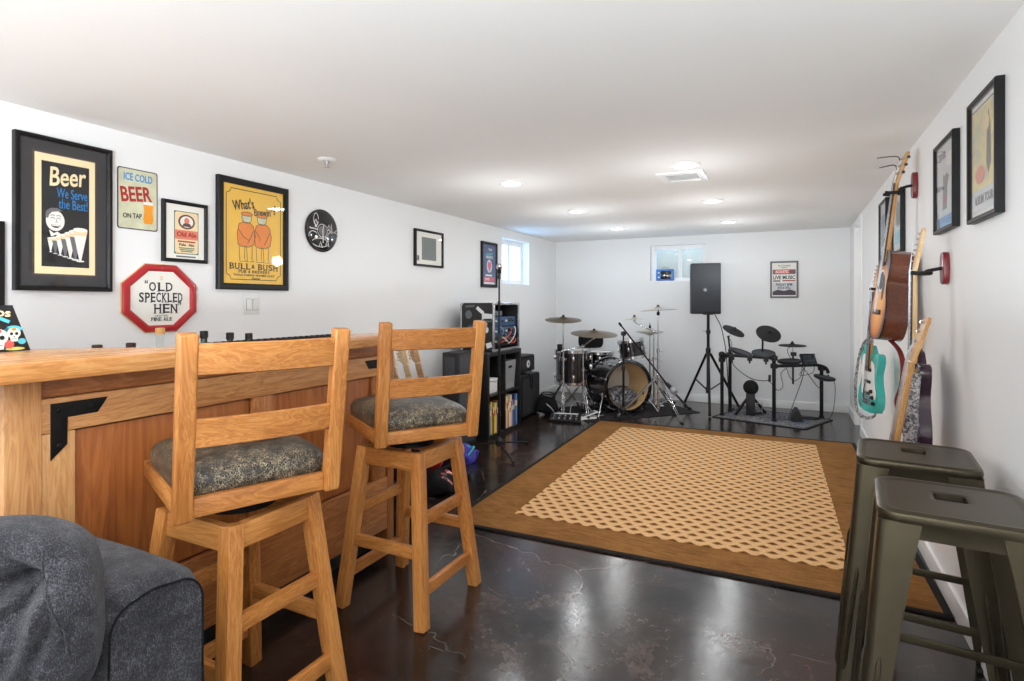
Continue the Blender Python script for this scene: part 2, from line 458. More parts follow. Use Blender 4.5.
def rug_mat():
    t = NT('rug_border'); v = t.coord('Object')
    f = t.noise(t.coord('Object', (3, 16, 1)), 3.0, 5, .65, .4); w = t.noise(v, 320, 2, .6); g = t.noise(v, 4, 4)
    h = t.math('ADD', t.math('MULTIPLY', f, .45), t.math('ADD', t.math('MULTIPLY', w, .35), t.math('MULTIPLY', g, .25)))
    c = t.ramp(h, [(.36, rgb(100, 66, 33)), (.54, rgb(140, 97, 53)), (.72, rgb(170, 125, 76))])
    MATS['rug_border'] = t.bsdf(c, .95, 0, .1, w, .4, .003)
    # woven basket field: staggered pale ovals over brown
    t = NT('rug_weave'); v = t.coord('Object')
    sp = t.n('ShaderNodeSeparateXYZ'); t.l(v, sp.inputs[0])
    cw, ch = .086, .058
    ry = t.math('DIVIDE', sp.outputs['Y'], ch); row = t.math('FLOOR', ry)
    odd = t.math('MULTIPLY', t.math('MODULO', t.math('ABSOLUTE', row), 2.0), .5)
    rx = t.math('ADD', t.math('DIVIDE', sp.outputs['X'], cw), odd)
    fx = t.math('SUBTRACT', t.math('FRACT', rx), .5); fy = t.math('SUBTRACT', t.math('FRACT', ry), .5)
    # dark wedges between the pale strands, softening into a tan edge
    ax = t.math('DIVIDE', t.math('ABSOLUTE', fx), .41); ay = t.math('DIVIDE', t.math('ABSOLUTE', t.math('ADD', fy, t.math('MULTIPLY', t.math('ABSOLUTE', fx), .35))), .42)
    d = t.math('ADD', t.math('POWER', ax, 1.2), t.math('POWER', ay, 1.2))
    nn = t.noise(v, 160, 3, .7)
    d = t.math('ADD', d, t.math('MULTIPLY_ADD', nn, .6, -.30))
    mask = t.ramp(d, [(.45, (1, 1, 1, 1)), (.70, (.6, .6, .6, 1)), (.98, (.05, .05, .05, 1))])
    mask = t.math('MULTIPLY', mask, 1.0)
    thread = t.noise(t.coord('Object', (1, 6, 1)), 120, 3, .6)
    pale = t.ramp(thread, [(.3, rgb(190, 140, 88)), (.55, rgb(230, 186, 134)), (.75, rgb(250, 218, 174))])
    dark = t.ramp(nn, [(.3, rgb(92, 56, 24)), (.7, rgb(134, 86, 42))])
    c = t.mix(mask, pale, dark)
    hgt = t.math('ADD', t.math('MULTIPLY', mask, -1.0), t.math('MULTIPLY', thread, .4))
    MATS['rug_weave'] = t.bsdf(c, .95, 0, .1, hgt, .5, .004)
rug_mat()
simple('rug_binding', rgb(38, 35, 33), .9, spec=.15, var=.2, vscale=60, bump=.4, bscale=400)
simple('black_steel', rgb(18, 18, 19), .42, .4, var=.12, vscale=20)
simple('gunmetal', rgb(76, 69, 54), .36, .85, var=.10, vscale=5, bump=.05, bscale=60)
simple('chrome', (.62, .62, .63, 1), .2, 1., var=.05)
simple('steel', (.55, .55, .56, 1), .28, 1., var=.1)
simple('bronze', rgb(150, 118, 72), .30, .9, var=.22, vscale=30)
simple('dark_bronze', rgb(96, 78, 54), .34, .85, var=.25, vscale=22)
simple('pale_bronze', rgb(190, 184, 168), .30, .8, var=.1, vscale=22)
simple('black_gloss', rgb(14, 14, 16), .14, 0, var=.1, coat=.5)
simple('black_plastic', rgb(18, 18, 20), .48, 0, var=.1, bump=.1, bscale=300)
simple('black_rubber', rgb(14, 14, 15), .75, 0, var=.1)
simple('black_lacquer', rgb(15, 14, 14), .42, 0, spec=.3, var=.12)
simple('black_tolex', rgb(34, 34, 36), .6, 0, var=.15, vscale=90, bump=.3, bscale=420)
simple('grille_cloth', rgb(44, 44, 47), .85, 0, var=.3, vscale=500, bump=.4, bscale=500)
simple('speaker_grille', rgb(40, 44, 50), .55, .2, var=.35, vscale=420, bump=.3, bscale=420)
simple('black_laminate', rgb(24, 23, 24), .42, 0, var=.1)
simple('black_fabric', rgb(22, 22, 24), .9, 0, spec=.2, var=.25, vscale=30, bump=.3, bscale=260)
simple('grey_fabric', rgb(92, 94, 98), .9, 0, spec=.2, var=.15, vscale=60, bump=.3, bscale=300)
simple('dark_fabric', rgb(74, 76, 80), .9, 0, spec=.2, var=.15, vscale=60, bump=.3, bscale=300)
simple('silver_plastic', rgb(150, 152, 156), .45, .1, var=.06)
simple('white_plastic', rgb(228, 228, 226), .4, 0, var=.03)
simple('drum_head', rgb(224, 222, 214), .55, 0, var=.05)
simple('drum_wrap', rgb(30, 29, 32), .22, 0, var=.4, vscale=70, coat=.5)
simple('grey_mat', rgb(52, 50, 52), .95, 0, spec=.15, var=.25, vscale=40, bump=.4, bscale=300)
simple('teal_gloss', rgb(42, 176, 168), .16, 0, var=.04, coat=.5)
simple('purple_gloss', rgb(54, 34, 48), .2, 0, var=.15, coat=.5)
simple('pearl', rgb(176, 164, 190), .3, .2, var=.35, vscale=50)
simple('rosewood', rgb(58, 36, 26), .5, 0, var=.2, vscale=30)
simple('bone', rgb(228, 220, 200), .4)
simple('hanger_red', rgb(112, 22, 30), .35, 0, var=.15, vscale=20, coat=.3)
simple('strap_red', rgb(120, 36, 32), .85, 0, var=.4, vscale=60)
simple('strap_tan', rgb(190, 128, 62), .8, 0, var=.2, vscale=40)
simple('paper_white', rgb(236, 234, 226), .6); simple('paper_cream', rgb(240, 222, 178), .6)
simple('print_black', rgb(26, 26, 28), .55); simple('mat_charcoal', rgb(48, 48, 51), .7, var=.05)
simple('print_blue', rgb(34, 132, 200), .55); simple('print_yellow', rgb(240, 192, 80), .5, var=.04)
simple('print_orange', rgb(232, 138, 62), .5, var=.05); simple('print_amber', rgb(232, 150, 34), .45)
simple('print_red', rgb(172, 26, 34), .4, coat=.3); simple('print_navy', rgb(46, 84, 140), .5)
simple('print_sage', rgb(206, 206, 176), .45, var=.12, vscale=14); simple('print_brick', rgb(166, 44, 38), .5)
simple('print_salmon', rgb(222, 130, 104), .5); simple('print_green', rgb(70, 110, 84), .5)
simple('print_pink', rgb(214, 90, 118), .5); simple('print_slate', rgb(70, 88, 130), .5, var=.25, vscale=10)
simple('print_aqua', rgb(86, 186, 206), .5); simple('print_coral', rgb(226, 92, 84), .5)
simple('print_peach', rgb(238, 212, 170), .4); simple('print_grey', rgb(110, 108, 112), .6)
simple('print_lime', rgb(206, 200, 106), .5, var=.3, vscale=12); simple('print_sky', rgb(62, 140, 200), .5)
simple('print_mist', rgb(206, 210, 214), .5, var=.08, vscale=9); simple('print_plum', rgb(74, 62, 72), .55, var=.2, vscale=60)
simple('print_brown', rgb(92, 66, 52), .5)
def speck():
    t = NT('print_speckle'); v = t.coord('Object'); f = t.noise(v, 95, 5, .8)
    MATS['print_speckle'] = t.bsdf(t.ramp(f, [(.40, rgb(70, 78, 76)), (.60, rgb(150, 158, 154))]), .55)
speck()
def collage(name, cols, scale):
    t = NT(name); v = t.coord('Object'); f = t.noise(v, scale, 4, .7, 1.0)
    n = len(cols); MATS[name] = t.bsdf(t.ramp(f, [(.3 + .4 * i / (n - 1), c) for i, c in enumerate(cols)], 'LINEAR'), .4)
collage('print_collage', [rgb(206, 200, 112), rgb(232, 222, 140), rgb(226, 206, 150), rgb(190, 196, 170), rgb(216, 212, 190)], 14)
collage('strap_pattern', [rgb(20, 20, 22), rgb(210, 206, 205), rgb(30, 30, 34), rgb(150, 140, 160)], 60)
collage('damask', [rgb(16, 16, 18), rgb(22, 22, 24), rgb(120, 120, 126), rgb(196, 196, 200)], 24)
collage('patchwork', [rgb(20, 20, 22), rgb(28, 28, 30), rgb(190, 50, 40), rgb(230, 226, 220)], 18)
def sunburst():
    t = NT('sunburst'); v = t.coord('Object', (1, 1, 1), (0, -.20, 0))
    ln = t.n('ShaderNodeVectorMath', operation='LENGTH')
    sc = t.n('ShaderNodeMapping'); sc.inputs['Scale'].default_value = (5.4, 4.4, 0); t.l(v, sc.inputs[0]); t.l(sc.outputs[0], ln.inputs[0])
    MATS['sunburst'] = t.bsdf(t.ramp(ln.outputs['Value'], [(.35, rgb(236, 170, 84)), (.75, rgb(206, 124, 44)), (.95, rgb(110, 48, 20)), (1.0, rgb(52, 22, 12))]), .45, 0, .25, None)
sunburst()
simple('black_binding', rgb(30, 26, 24), .4)
pane_glass('window_glass'); pane_glass('bottle_glass', (.93, .96, .95, 1))
simple('picture_glass', rgb(10, 10, 10), .04)
simple('well_render', rgb(204, 184, 160), .8, var=.06, bump=.2, bscale=60)
emit('lamp_lens', (1, .97, .92, 1), 14.0)
emit('blue_glow', (.10, .42, 1.0, 1), 1.6)
# ================================================================ the room
def panel(name, c, size, mat, bev=0):
    return struct(MB().box(c, size, bev=bev).obj(name, mat))
T = .12
panel('floor', ((XL + XR) / 2, (YF + YB) / 2, -T / 2), (XR - XL + 2 * T, YB - YF + 2 * T, T), 'stained_concrete')
panel('ceiling', ((XL + XR) / 2, (YF + YB) / 2, CH + T / 2), (XR - XL + 2 * T, YB - YF + 2 * T, T), 'ceiling_paint')
panel('wall_front', ((XL + XR) / 2, YF - T / 2, CH / 2), (XR - XL, T, CH), 'wall_paint')
def wall_with_hole(name, axis, at, lo, hi, holes, thick):
    """a wall slab with rectangular openings, as one mesh: axis 'x' = wall plane at x=at"""
    mb = MB()
    us = sorted({lo, hi} | {h[0] for h in holes} | {h[1] for h in holes})
    zs = sorted({0, CH} | {h[2] for h in holes} | {h[3] for h in holes})
    for u0, u1 in zip(us, us[1:]):
        for z0, z1 in zip(zs, zs[1:]):
            cu, cz = (u0 + u1) / 2, (z0 + z1) / 2
            if any(h[0] < cu < h[1] and h[2] < cz < h[3] for h in holes): continue
            off = at + thick / 2
            c = (off, cu, cz) if axis == 'x' else (cu, off, cz)
            sz = (abs(thick), u1 - u0, z1 - z0) if axis == 'x' else (u1 - u0, abs(thick), z1 - z0)
            mb.box(c, sz)
    bm = mb.bm
    bmesh.ops.remove_doubles(bm, verts=bm.verts[:], dist=1e-5)
    seen = {}
    for f in bm.faces: seen.setdefault(tuple(round(x, 4) for x in f.calc_center_median()), []).append(f)
    bmesh.ops.delete(bm, geom=[f for fs in seen.values() if len(fs) > 1 for f in fs], context='FACES')
    o = struct(mb.obj(name, 'wall_paint'))
    for f in o.data.polygons: f.use_smooth = False
    return o
W1 = (-1.658, -.960, 1.515, 1.99)      # window in the end wall: x0, x1, z0, z1
W2 = (5.745, 6.49, 1.47, 2.0)          # window in the side wall: y0, y1, z0, z1
DR = (6.187, 6.735, 0.0, 2.02)         # door opening
wall_with_hole('wall_back', 'y', YB, XL, XR, [W1], .2)
wall_with_hole('wall_left', 'x', XL, YF, YB + .2, [W2], -.2)
wall_with_hole('wall_right', 'x', XR, YF, YB + .2, [DR], .14)
# baseboards
def base(name, p0, p1, n):
    """n: inward normal"""
    p0, p1 = V(p0), V(p1); d = (p1 - p0); L = d.length; c = (p0 + p1) / 2 + V(n) * .0075
    a = math.atan2(d.y, d.x)
    mb = MB(); R = Matrix.Translation((c.x, c.y, 0)) @ Matrix.Rotation(a, 4, 'Z')
    mb.box((0, 0, .045), (L, .015, .09), M=R, bev=.004)
    return struct(mb.obj(name, 'trim_white'))
base('baseboard_back', (XL, YB, 0), (XR, YB, 0), (0, -1, 0))
base('baseboard_left', (XL, YF, 0), (XL, YB - .016, 0), (1, 0, 0))
base('baseboard_right', (XR, YF, 0), (XR, 6.12, 0), (-1, 0, 0))
base('baseboard_right', (XR, 6.80, 0), (XR, YB - .016, 0), (-1, 0, 0))
# door in the right wall, set back in its jamb
d = bpy.data.objects.new('door_1', None); COL.objects.link(d); d.location = (XR, 6.461, 0); d['kind'] = 'structure'
mb = MB(); mb.box((.085, 0, 1.005), (.036, .50, 2.0), bev=.003)
for z0, z1 in ((.14, .95), (1.07, 1.88)):
    for s in (-1, 1): mb.box((.064, s * .115, (z0 + z1) / 2), (.01, .17, z1 - z0), bev=.004)
mb.obj('door_leaf', 'trim_white', d)
mb = MB()
for s in (-1, 1): mb.box((.0655, s * .262, 1.005), (.15, .022, 2.01))
mb.box((.0655, 0, 2.015), (.15, .546, .01)); mb.obj('jamb', 'trim_white', d)
mb = MB()
mb.box((-.008, -.305, 1.03), (.016, .064, 2.06), bev=.004); mb.box((-.008, .305, 1.03), (.016, .064, 2.06), bev=.004); mb.box((-.008, 0, 2.046), (.017, .66, .06), bev=.004)
mb.obj('casing', 'trim_white', d)
mb = MB(); M = Matrix.Translation((.067, -.20, .95)) @ Matrix.Rotation(-PI / 2, 4, 'Y')
mb.lathe([(.0, 0), (.026, 0), (.026, .006), (.010, .008), (.010, .03), (.022, .036), (.026, .048), (.02, .058), (0, .06)], M, 20); mb.obj('door_knob', 'steel', d)
# end-wall sliding window
w = bpy.data.objects.new('window_1', None); COL.objects.link(w); w['kind'] = 'structure'
x0, x1, z0, z1 = W1; w.location = ((x0 + x1) / 2, YB, z0); hw = (x1 - x0) / 2; hh = z1 - z0
mb = MB(); fw = .055
for s in (-1, 1): mb.box((s * (hw - fw / 2), .10, hh / 2), (fw, .08, hh), bev=.004)
for zz in (fw / 2, hh - fw / 2): mb.box((0, .10, zz), (2 * hw - 2 * fw, .08, fw), bev=.004)
mb.obj('window_frame', 'trim_white', w)
MB().box((.02, .085, hh / 2), (.042, .05, hh - 2 * fw), bev=.004).obj('meeting_stile', 'trim_white', w)
MB().box((0, .03, .008), (2 * hw - .004, .06, .016), bev=.004).obj('window_sill', 'trim_white', w)
for s in (-1, 1): MB().box((s * hw * .46, .115, hh / 2), (hw * .84, .006, hh - 2 * fw)).obj('pane', 'window_glass', w)
# window well outside it
mb = MB(); mb.box((-1.31, 8.35, 1.7), (2.2, .1, 2.0)); mb.box((-2.36, 8.0, 1.7), (.1, .8, 2.0)); mb.box((-.26, 8.0, 1.7), (.1, .8, 2.0)); mb.box((-1.31, 8.0, .75), (2.2, .8, .1))
struct(mb.obj('trim_1', 'well_render'))
# side-wall window
w = bpy.data.objects.new('window_2', None); COL.objects.link(w); w['kind'] = 'structure'
y0, y1, z0, z1 = W2; w.location = (XL, (y0 + y1) / 2, z0); hw = (y1 - y0) / 2; hh = z1 - z0
mb = MB()
for s in (-1, 1): mb.box((-.13, s * (hw - fw / 2), hh / 2), (.06, fw, hh), bev=.004)
for zz in (fw / 2, hh - fw / 2): mb.box((-.13, 0, zz), (.06, 2 * hw - 2 * fw, fw), bev=.004)
mb.obj('window_frame', 'trim_white', w)
MB().box((-.13, 0, hh / 2), (.05, .04, hh - 2 * fw), bev=.004).obj('meeting_stile', 'trim_white', w)
for s in (-1, 1): MB().box((-.135, s * hw * .46, hh / 2), (.006, hw * .84, hh - 2 * fw)).obj('pane', 'window_glass', w)

# recessed ceiling lights
def can_light(x, y, label, group, seen=True):
    t = thing('recessed_ceiling_light', label, 'ceiling light', (x, y, CH), 0, group)
    MB().lathe([(.066, -.001), (.094, -.001), (.096, -.004), (.090, -.009), (.070, -.012), (.066, -.008), (.066, -.001)], seg=36).obj('trim_ring', 'trim_white', t)
    MB().lathe([(0, -.0105), (.04, -.010), (.0655, -.0075), (.0655, -.003), (0, -.003)], seg=36).obj('lens', 'lamp_lens', t)
    return t
LIGHTS = []
names = ['above the amplifier shelf, farthest from the end wall', 'second in the row nearer the framed pictures', 'nearest the end wall in the row over the mic stands']
nameR = ['just in front of the air vent', 'second in the row over the patterned rug', 'nearest the end wall, close to the loudspeaker']
G = 'recessed lights in the ceiling'
for i, y in enumerate((3.58, 4.95, 6.30)):
    can_light(-1.785, y, 'round white recessed ceiling light ' + names[i], G); LIGHTS.append((-1.785, y))
    can_light(-.59, y, 'round white recessed ceiling light ' + nameR[i], G); LIGHTS.append((-.59, y))
for y in (.30, -1.1, -2.1):
    LIGHTS.append((-1.785, y)); LIGHTS.append((-.59, y))
for (x, y) in LIGHTS[6:]:
    can_light(x, y, 'added round white recessed ceiling light out of view behind the camera', 'added recessed lights behind the camera')  # unseen fixtures added to brighten the room
for i, (x, y) in enumerate(LIGHTS):
    L = bpy.data.lights.new('can_lamp', 'AREA'); L.shape = 'DISK'; L.size = .15; L.energy = LAMP_W if i < 6 else LAMP_W2; L.color = LAMPC
    o = bpy.data.objects.new('can_lamp', L); COL.objects.link(o); o.location = (x, y, CH - .016)
    if HALO > 0:
        L = bpy.data.lights.new('can_fill', 'POINT'); L.shadow_soft_size = .045; L.energy = HALO if i < 6 else FILL_B; L.color = LAMPC  # added fill point hanging below the fixture, no lamp body there
        o = bpy.data.objects.new('can_fill', L); COL.objects.link(o); o.location = (x, y, CH - FILL_DROP)

# daylight: soft sky light through the two basement windows plus an added fill panel behind the camera
def sky_and_fill(loc, rot, sx, sy, e, col):
    L = bpy.data.lights.new('sky_and_fill', 'AREA'); L.shape = 'RECTANGLE'; L.size = sx; L.size_y = sy; L.energy = e; L.color = col
    o = bpy.data.objects.new('sky_and_fill', L); COL.objects.link(o); o.location = loc; o.rotation_euler = rot
SKYC = (.36, .64, 1.0)
sky_and_fill((-1.31, YB + .19, 1.75), (-PI / 2, 0, 0), .62, .40, DAY1, SKYC)
sky_and_fill((XL - .19, 6.117, 1.74), (0, -PI / 2, 0), .44, .66, DAY2, SKYC)
sky_and_fill((-1.19, YF + .03, 1.12), (PI / 2, 0, 0), 3.0, 1.9, REAR_FILL, (.97, .98, 1.0))  # added fill in front of the solid rear wall, no opening there
# upward fill spots added behind the camera to brighten the ceiling, no lamp bodies
for x, y, e in UP_FILLS:
    L = bpy.data.lights.new('up_fill', 'SPOT'); L.spot_size = rad(176); L.spot_blend = .04; L.shadow_soft_size = .10; L.energy = e; L.color = (.88, .955, 1.0)
    o = bpy.data.objects.new('up_fill', L); COL.objects.link(o); o.location = (x, y, 1.05); o.rotation_euler = (PI, 0, 0)

# hidden fill panel added behind the bar, washing the picture wall and ceiling
L = bpy.data.lights.new('bar_fill', 'AREA'); L.shape = 'RECTANGLE'; L.size = .12; L.size_y = 1.1; L.energy = BARW; L.color = LAMPC
o = bpy.data.objects.new('bar_fill', L); COL.objects.link(o); o.location = (-2.12, 1.62, .93); o.rotation_euler = (PI, rad(-8), 0)
# air vent
t = thing('ceiling_vent', 'square white louvred air vent in the ceiling beside a recessed light', 'vent', (-.655, 3.90, CH))
mb = MB()
for s in (-1, 1): mb.box((s * .125, 0, -.006), (.05, .30, .012), bev=.003); mb.box((0, s * .125, -.006), (.20, .05, .012), bev=.003)
mb.obj('vent_frame', 'trim_white', t)
MB().box((0, 0, -.0015), (.20, .20, .003)).obj('vent_back', 'print_grey', t)
for i in range(6): MB().box((0, -.083 + i * .033, -.006), (.198, .020, .003), rot=Matrix.Rotation(rad(28), 4, 'X')).obj('louvre', 'trim_white', t)
# sprinkler head
t = thing('ceiling_sprinkler', 'small chrome fire sprinkler with a white ceiling plate above the bar', 'sprinkler', (-2.464, 2.50, CH))
MB().lathe([(0, 0), (.055, -.001), (.060, -.004), (.05, -.012), (.03, -.014), (0, -.014)], seg=28).obj('ceiling_plate', 'trim_white', t)
MB().lathe([(0, -.013), (.013, -.014), (.012, -.03), (.006, -.032), (.006, -.045), (.016, -.047), (.016, -.050), (0, -.051)], seg=16).obj('nozzle', 'steel', t)
# light switch
t = thing('light_switch', 'white double rocker light switch plate below the yellow framed poster', 'light switch', M=wallM('L', 2.392, 1.238))
MB().box((0, 0, .003), (.116, .120, .006), bev=.003).obj('switch_plate', 'white_plastic', t)
for s in (-1, 1):
    MB().box((s * .023, 0, .008), (.033, .067, .006), bev=.002, rot=Matrix.Rotation(rad(4 * s), 4, 'X')).obj('rocker', 'white_plastic', t)
    MB().box((s * .023, 0, .0063), (.037, .071, .001)).obj('rocker_gap', 'print_grey', t)

# camera, world, view
cam = bpy.data.cameras.new('camera'); co = bpy.data.objects.new('camera', cam); COL.objects.link(co)
F = 563.0; TH = math.atan(279.5 / F)
co.location = (0, 0, 1.25); co.rotation_euler = (PI / 2, 0, TH)
cam.sensor_width = 36; cam.lens = 36 * F / 1024; cam.shift_y = -(340.5 - 302.5) / 1024; cam.clip_start = .02
SC.camera = co
wd = bpy.data.worlds.new('sky'); SC.world = wd; wd.use_nodes = True
bg = wd.node_tree.nodes['Background']; bg.inputs[0].default_value = (.34, .62, 1.0, 1); bg.inputs[1].default_value = WORLD
SC.view_settings.view_transform = 'Standard'; SC.view_settings.look = 'None'; SC.view_settings.gamma = 1; SC.view_settings.use_curve_mapping = False
SC.view_settings.exposure = EXPO
SC.cycles.use_denoising = True; SC.cycles.max_bounces = 12; SC.cycles.diffuse_bounces = 8; SC.cycles.transparent_max_bounces = 16
SC.cycles.sample_clamp_indirect = 6
# ================================================================== the bar
XF = -1.85
t = thing('bar_counter', 'long wooden bar front with recessed panels and black steel corner brackets', 'bar', (XF, 1.50, 0))
def bb(name, y0, y1, z0, z1, x0, x1, mat, bev=.003, vert=False):
    mb = MB().box(((x0 + x1) / 2, (y0 + y1) / 2 - 1.5, (z0 + z1) / 2), (x1 - x0, y1 - y0, z1 - z0), bev=bev)
    if vert:
        o = V((random.random() * 5, random.random() * 5, random.random() * 5))
        for v in mb.bm.verts: v[mb.g] = V((v.co.z, v.co.x, v.co.y)) + o
    return mb.obj(name, mat, t)
bb('end_pilaster', .725, .808, .0, 1.045, -.10, .012, 'bar_pale_wood')
bb('header_board', .808, 2.33, .985, 1.045, -.02, -.006, 'bar_wood')
bb('top_rail', .809, 2.30, .886, .983, -.02, .006, 'bar_pale_wood', .005)
bb('bottom_rail', .809, 2.30, .10, .365, -.02, .006, 'bar_wood', .005)
bb('stile', .809, .893, .366, .885, -.02, .005, 'bar_pale_wood', .005)
bb('stile', 1.492, 1.585, .366, .885, -.02, .005, 'bar_wood', .005)
bb('stile', 2.182, 2.275, .366, .885, -.02, .005, 'bar_wood', .005)
bb('panel', .900, 1.487, .370, .880, -.03, -.014, 'bar_panel_wood', vert=True)
bb('panel', 1.590, 2.177, .370, .880, -.03, -.014, 'bar_panel_wood', vert=True)
bb('end_post', 2.285, 2.335, .0, 1.045, -.06, .008, 'bar_wood')
bb('end_post', 2.337, 2.345, .0, 1.045, -.09, -.01, 'mahogany_wood')
bb('end_panel', 2.300, 2.33, .0, 1.045, -.13, -.062, 'bar_panel_wood')
bb('toe_kick', .81, 2.28, .0, .10, -.08, -.06, 'black_plastic')
bb('back_panel', .812, 2.298, .0, 1.045, -.13, -.11, 'bar_wood')
bb('return_panel', .70, .735, .0, 1.045, -1.10, -.104, 'bar_panel_wood')
def bracket(y, s):
    P = [(0, 0), (.146 * s, 0), (.118 * s, -.042), (.040 * s, -.042), (.040 * s, -.119), (0, -.158)]
    M = Matrix(((0, 0, 1, .006), (1, 0, 0, y - 1.5), (0, 1, 0, .968), (0, 0, 0, 1)))
    b = MB().prism(P, 0, .004, M, .001).obj('corner_bracket', 'black_steel', t)
    for (u, v) in ((.100, -.021), (.02, -.021), (.02, -.12)):
        MB().lathe([(0, .0075), (.004, .0065), (.006, .004), (.006, .003)], M @ Matrix.Translation((u * s, v, 0)), 12).obj('bolt', 'black_steel', b)
    b['label'] = 'black steel corner bracket'
bracket(.830, 1); bracket(2.262, -1)
mb = MB().prism([(-1.72, .47), (-1.72, 2.20), (-1.735, 2.235), (-1.895, 2.235), (-1.905, 2.22), (-1.905, 1.18), (-2.32, .86), (-2.96, .80), (-2.96, .47)], 1.0465, 1.0985, bev=.007)
for v in mb.bm.verts: v[mb.g] = V((v.co.y, v.co.x, v.co.z)) + V((3, 1, 2))
tag(mb.obj('bar_ledge', 'bar_top_wood'), 'thick varnished pale wooden ledge topping the bar along the picture wall', 'bar top')
# working shelf behind the bar where the bottles stand
t = thing('back_shelf', 'low wooden serving shelf hidden behind the bar under the pictures', 'shelf', (-2.29, 1.60, 0))
MB().box((0, 0, .852), (.60, 1.36, .03), bev=.004).obj('shelf_board', 'bar_wood', t)
for s in (-1, 0, 1): MB().box((-.0, s * .64, .4175), (.58, .022, .835), bev=.002).obj('shelf_support', 'bar_wood', t)
# rubber bar mat along the back edge of the bar top
t = thing('bar_mat', 'thin black dotted rubber mat lying along the bar top', 'bar mat', (-1.862, 1.63, 1.0992))
MB().box((0, 0, .003), (.070, .70, .006), bev=.002).obj('mat_base', 'black_rubber', t)
for i in range(23): MB().lathe([(.008, .006), (.007, .0105), (0, .011)], Matrix.Translation((.022, -.33 + i * .030, 0)), 8).obj('nub', 'black_rubber', t)

def bottle(x, y, top, r, label, glass, capm, kind='bottle', cork=False):
    b = thing('bottle', label, 'bottle', (x, y, .8675), 0, 'bottles on the shelf behind the bar'); h = top - .8675
    nk = .014; prof = [(0, 0), (r * .94, .001), (r, .008), (r, h * .55), (r * .9, h * .63), (nk * 1.15, h * .76), (nk, h * .80), (nk, h - .022), (nk + .002, h - .02), (nk + .002, h - .008), (nk, h - .006), (0, h - .006)]
    MB().lathe(prof, seg=24).obj('bottle_body', glass, b)
    if cork: MB().lathe([(0, h - .0055), (nk + .003, h - .005), (nk + .004, h), (nk + .004, h + .022), (0, h + .024)], seg=20).obj('cork', 'neck_wood', b)
    else: MB().lathe([(nk + .0025, h - .03), (nk + .0035, h - .028), (nk + .0035, h), (nk + .001, h + .003), (0, h + .0035)], seg=24).obj('cap', capm, b)
simple('green_glass', rgb(46, 60, 44), .12, 0); simple('clear_bottle', rgb(216, 222, 218), .1, 0, var=.03)
simple('cap_dark', rgb(58, 44, 40), .4, .3, var=.3, vscale=90); simple('cap_black', rgb(22, 22, 24), .35, 0, var=.2, vscale=90)
bottle(-2.40, 1.234, 1.084, .032, 'bottle with a dark brown cap nearest the framed beer poster', 'clear_bottle', 'cap_dark')
bottle(-2.40, 1.358, 1.084, .032, 'bottle with a dark brown cap beside the corked clear bottle', 'clear_bottle', 'cap_dark')
bottle(-2.40, 1.476, 1.120, .036, 'clear glass bottle with a cork stopper in front of the octagonal sign', 'bottle_glass', None, cork=True)
bottle(-2.40, 1.675, 1.118, .038, 'bottle with a tall black cap just behind the nearest stool post', 'green_glass', 'cap_black')
bottle(-2.40, 1.808, 1.104, .036, 'bottle with a black cap, the middle of three black capped ones', 'green_glass', 'cap_black')
bottle(-2.40, 1.912, 1.096, .034, 'bottle with a black cap below the light switch', 'green_glass', 'cap_black')

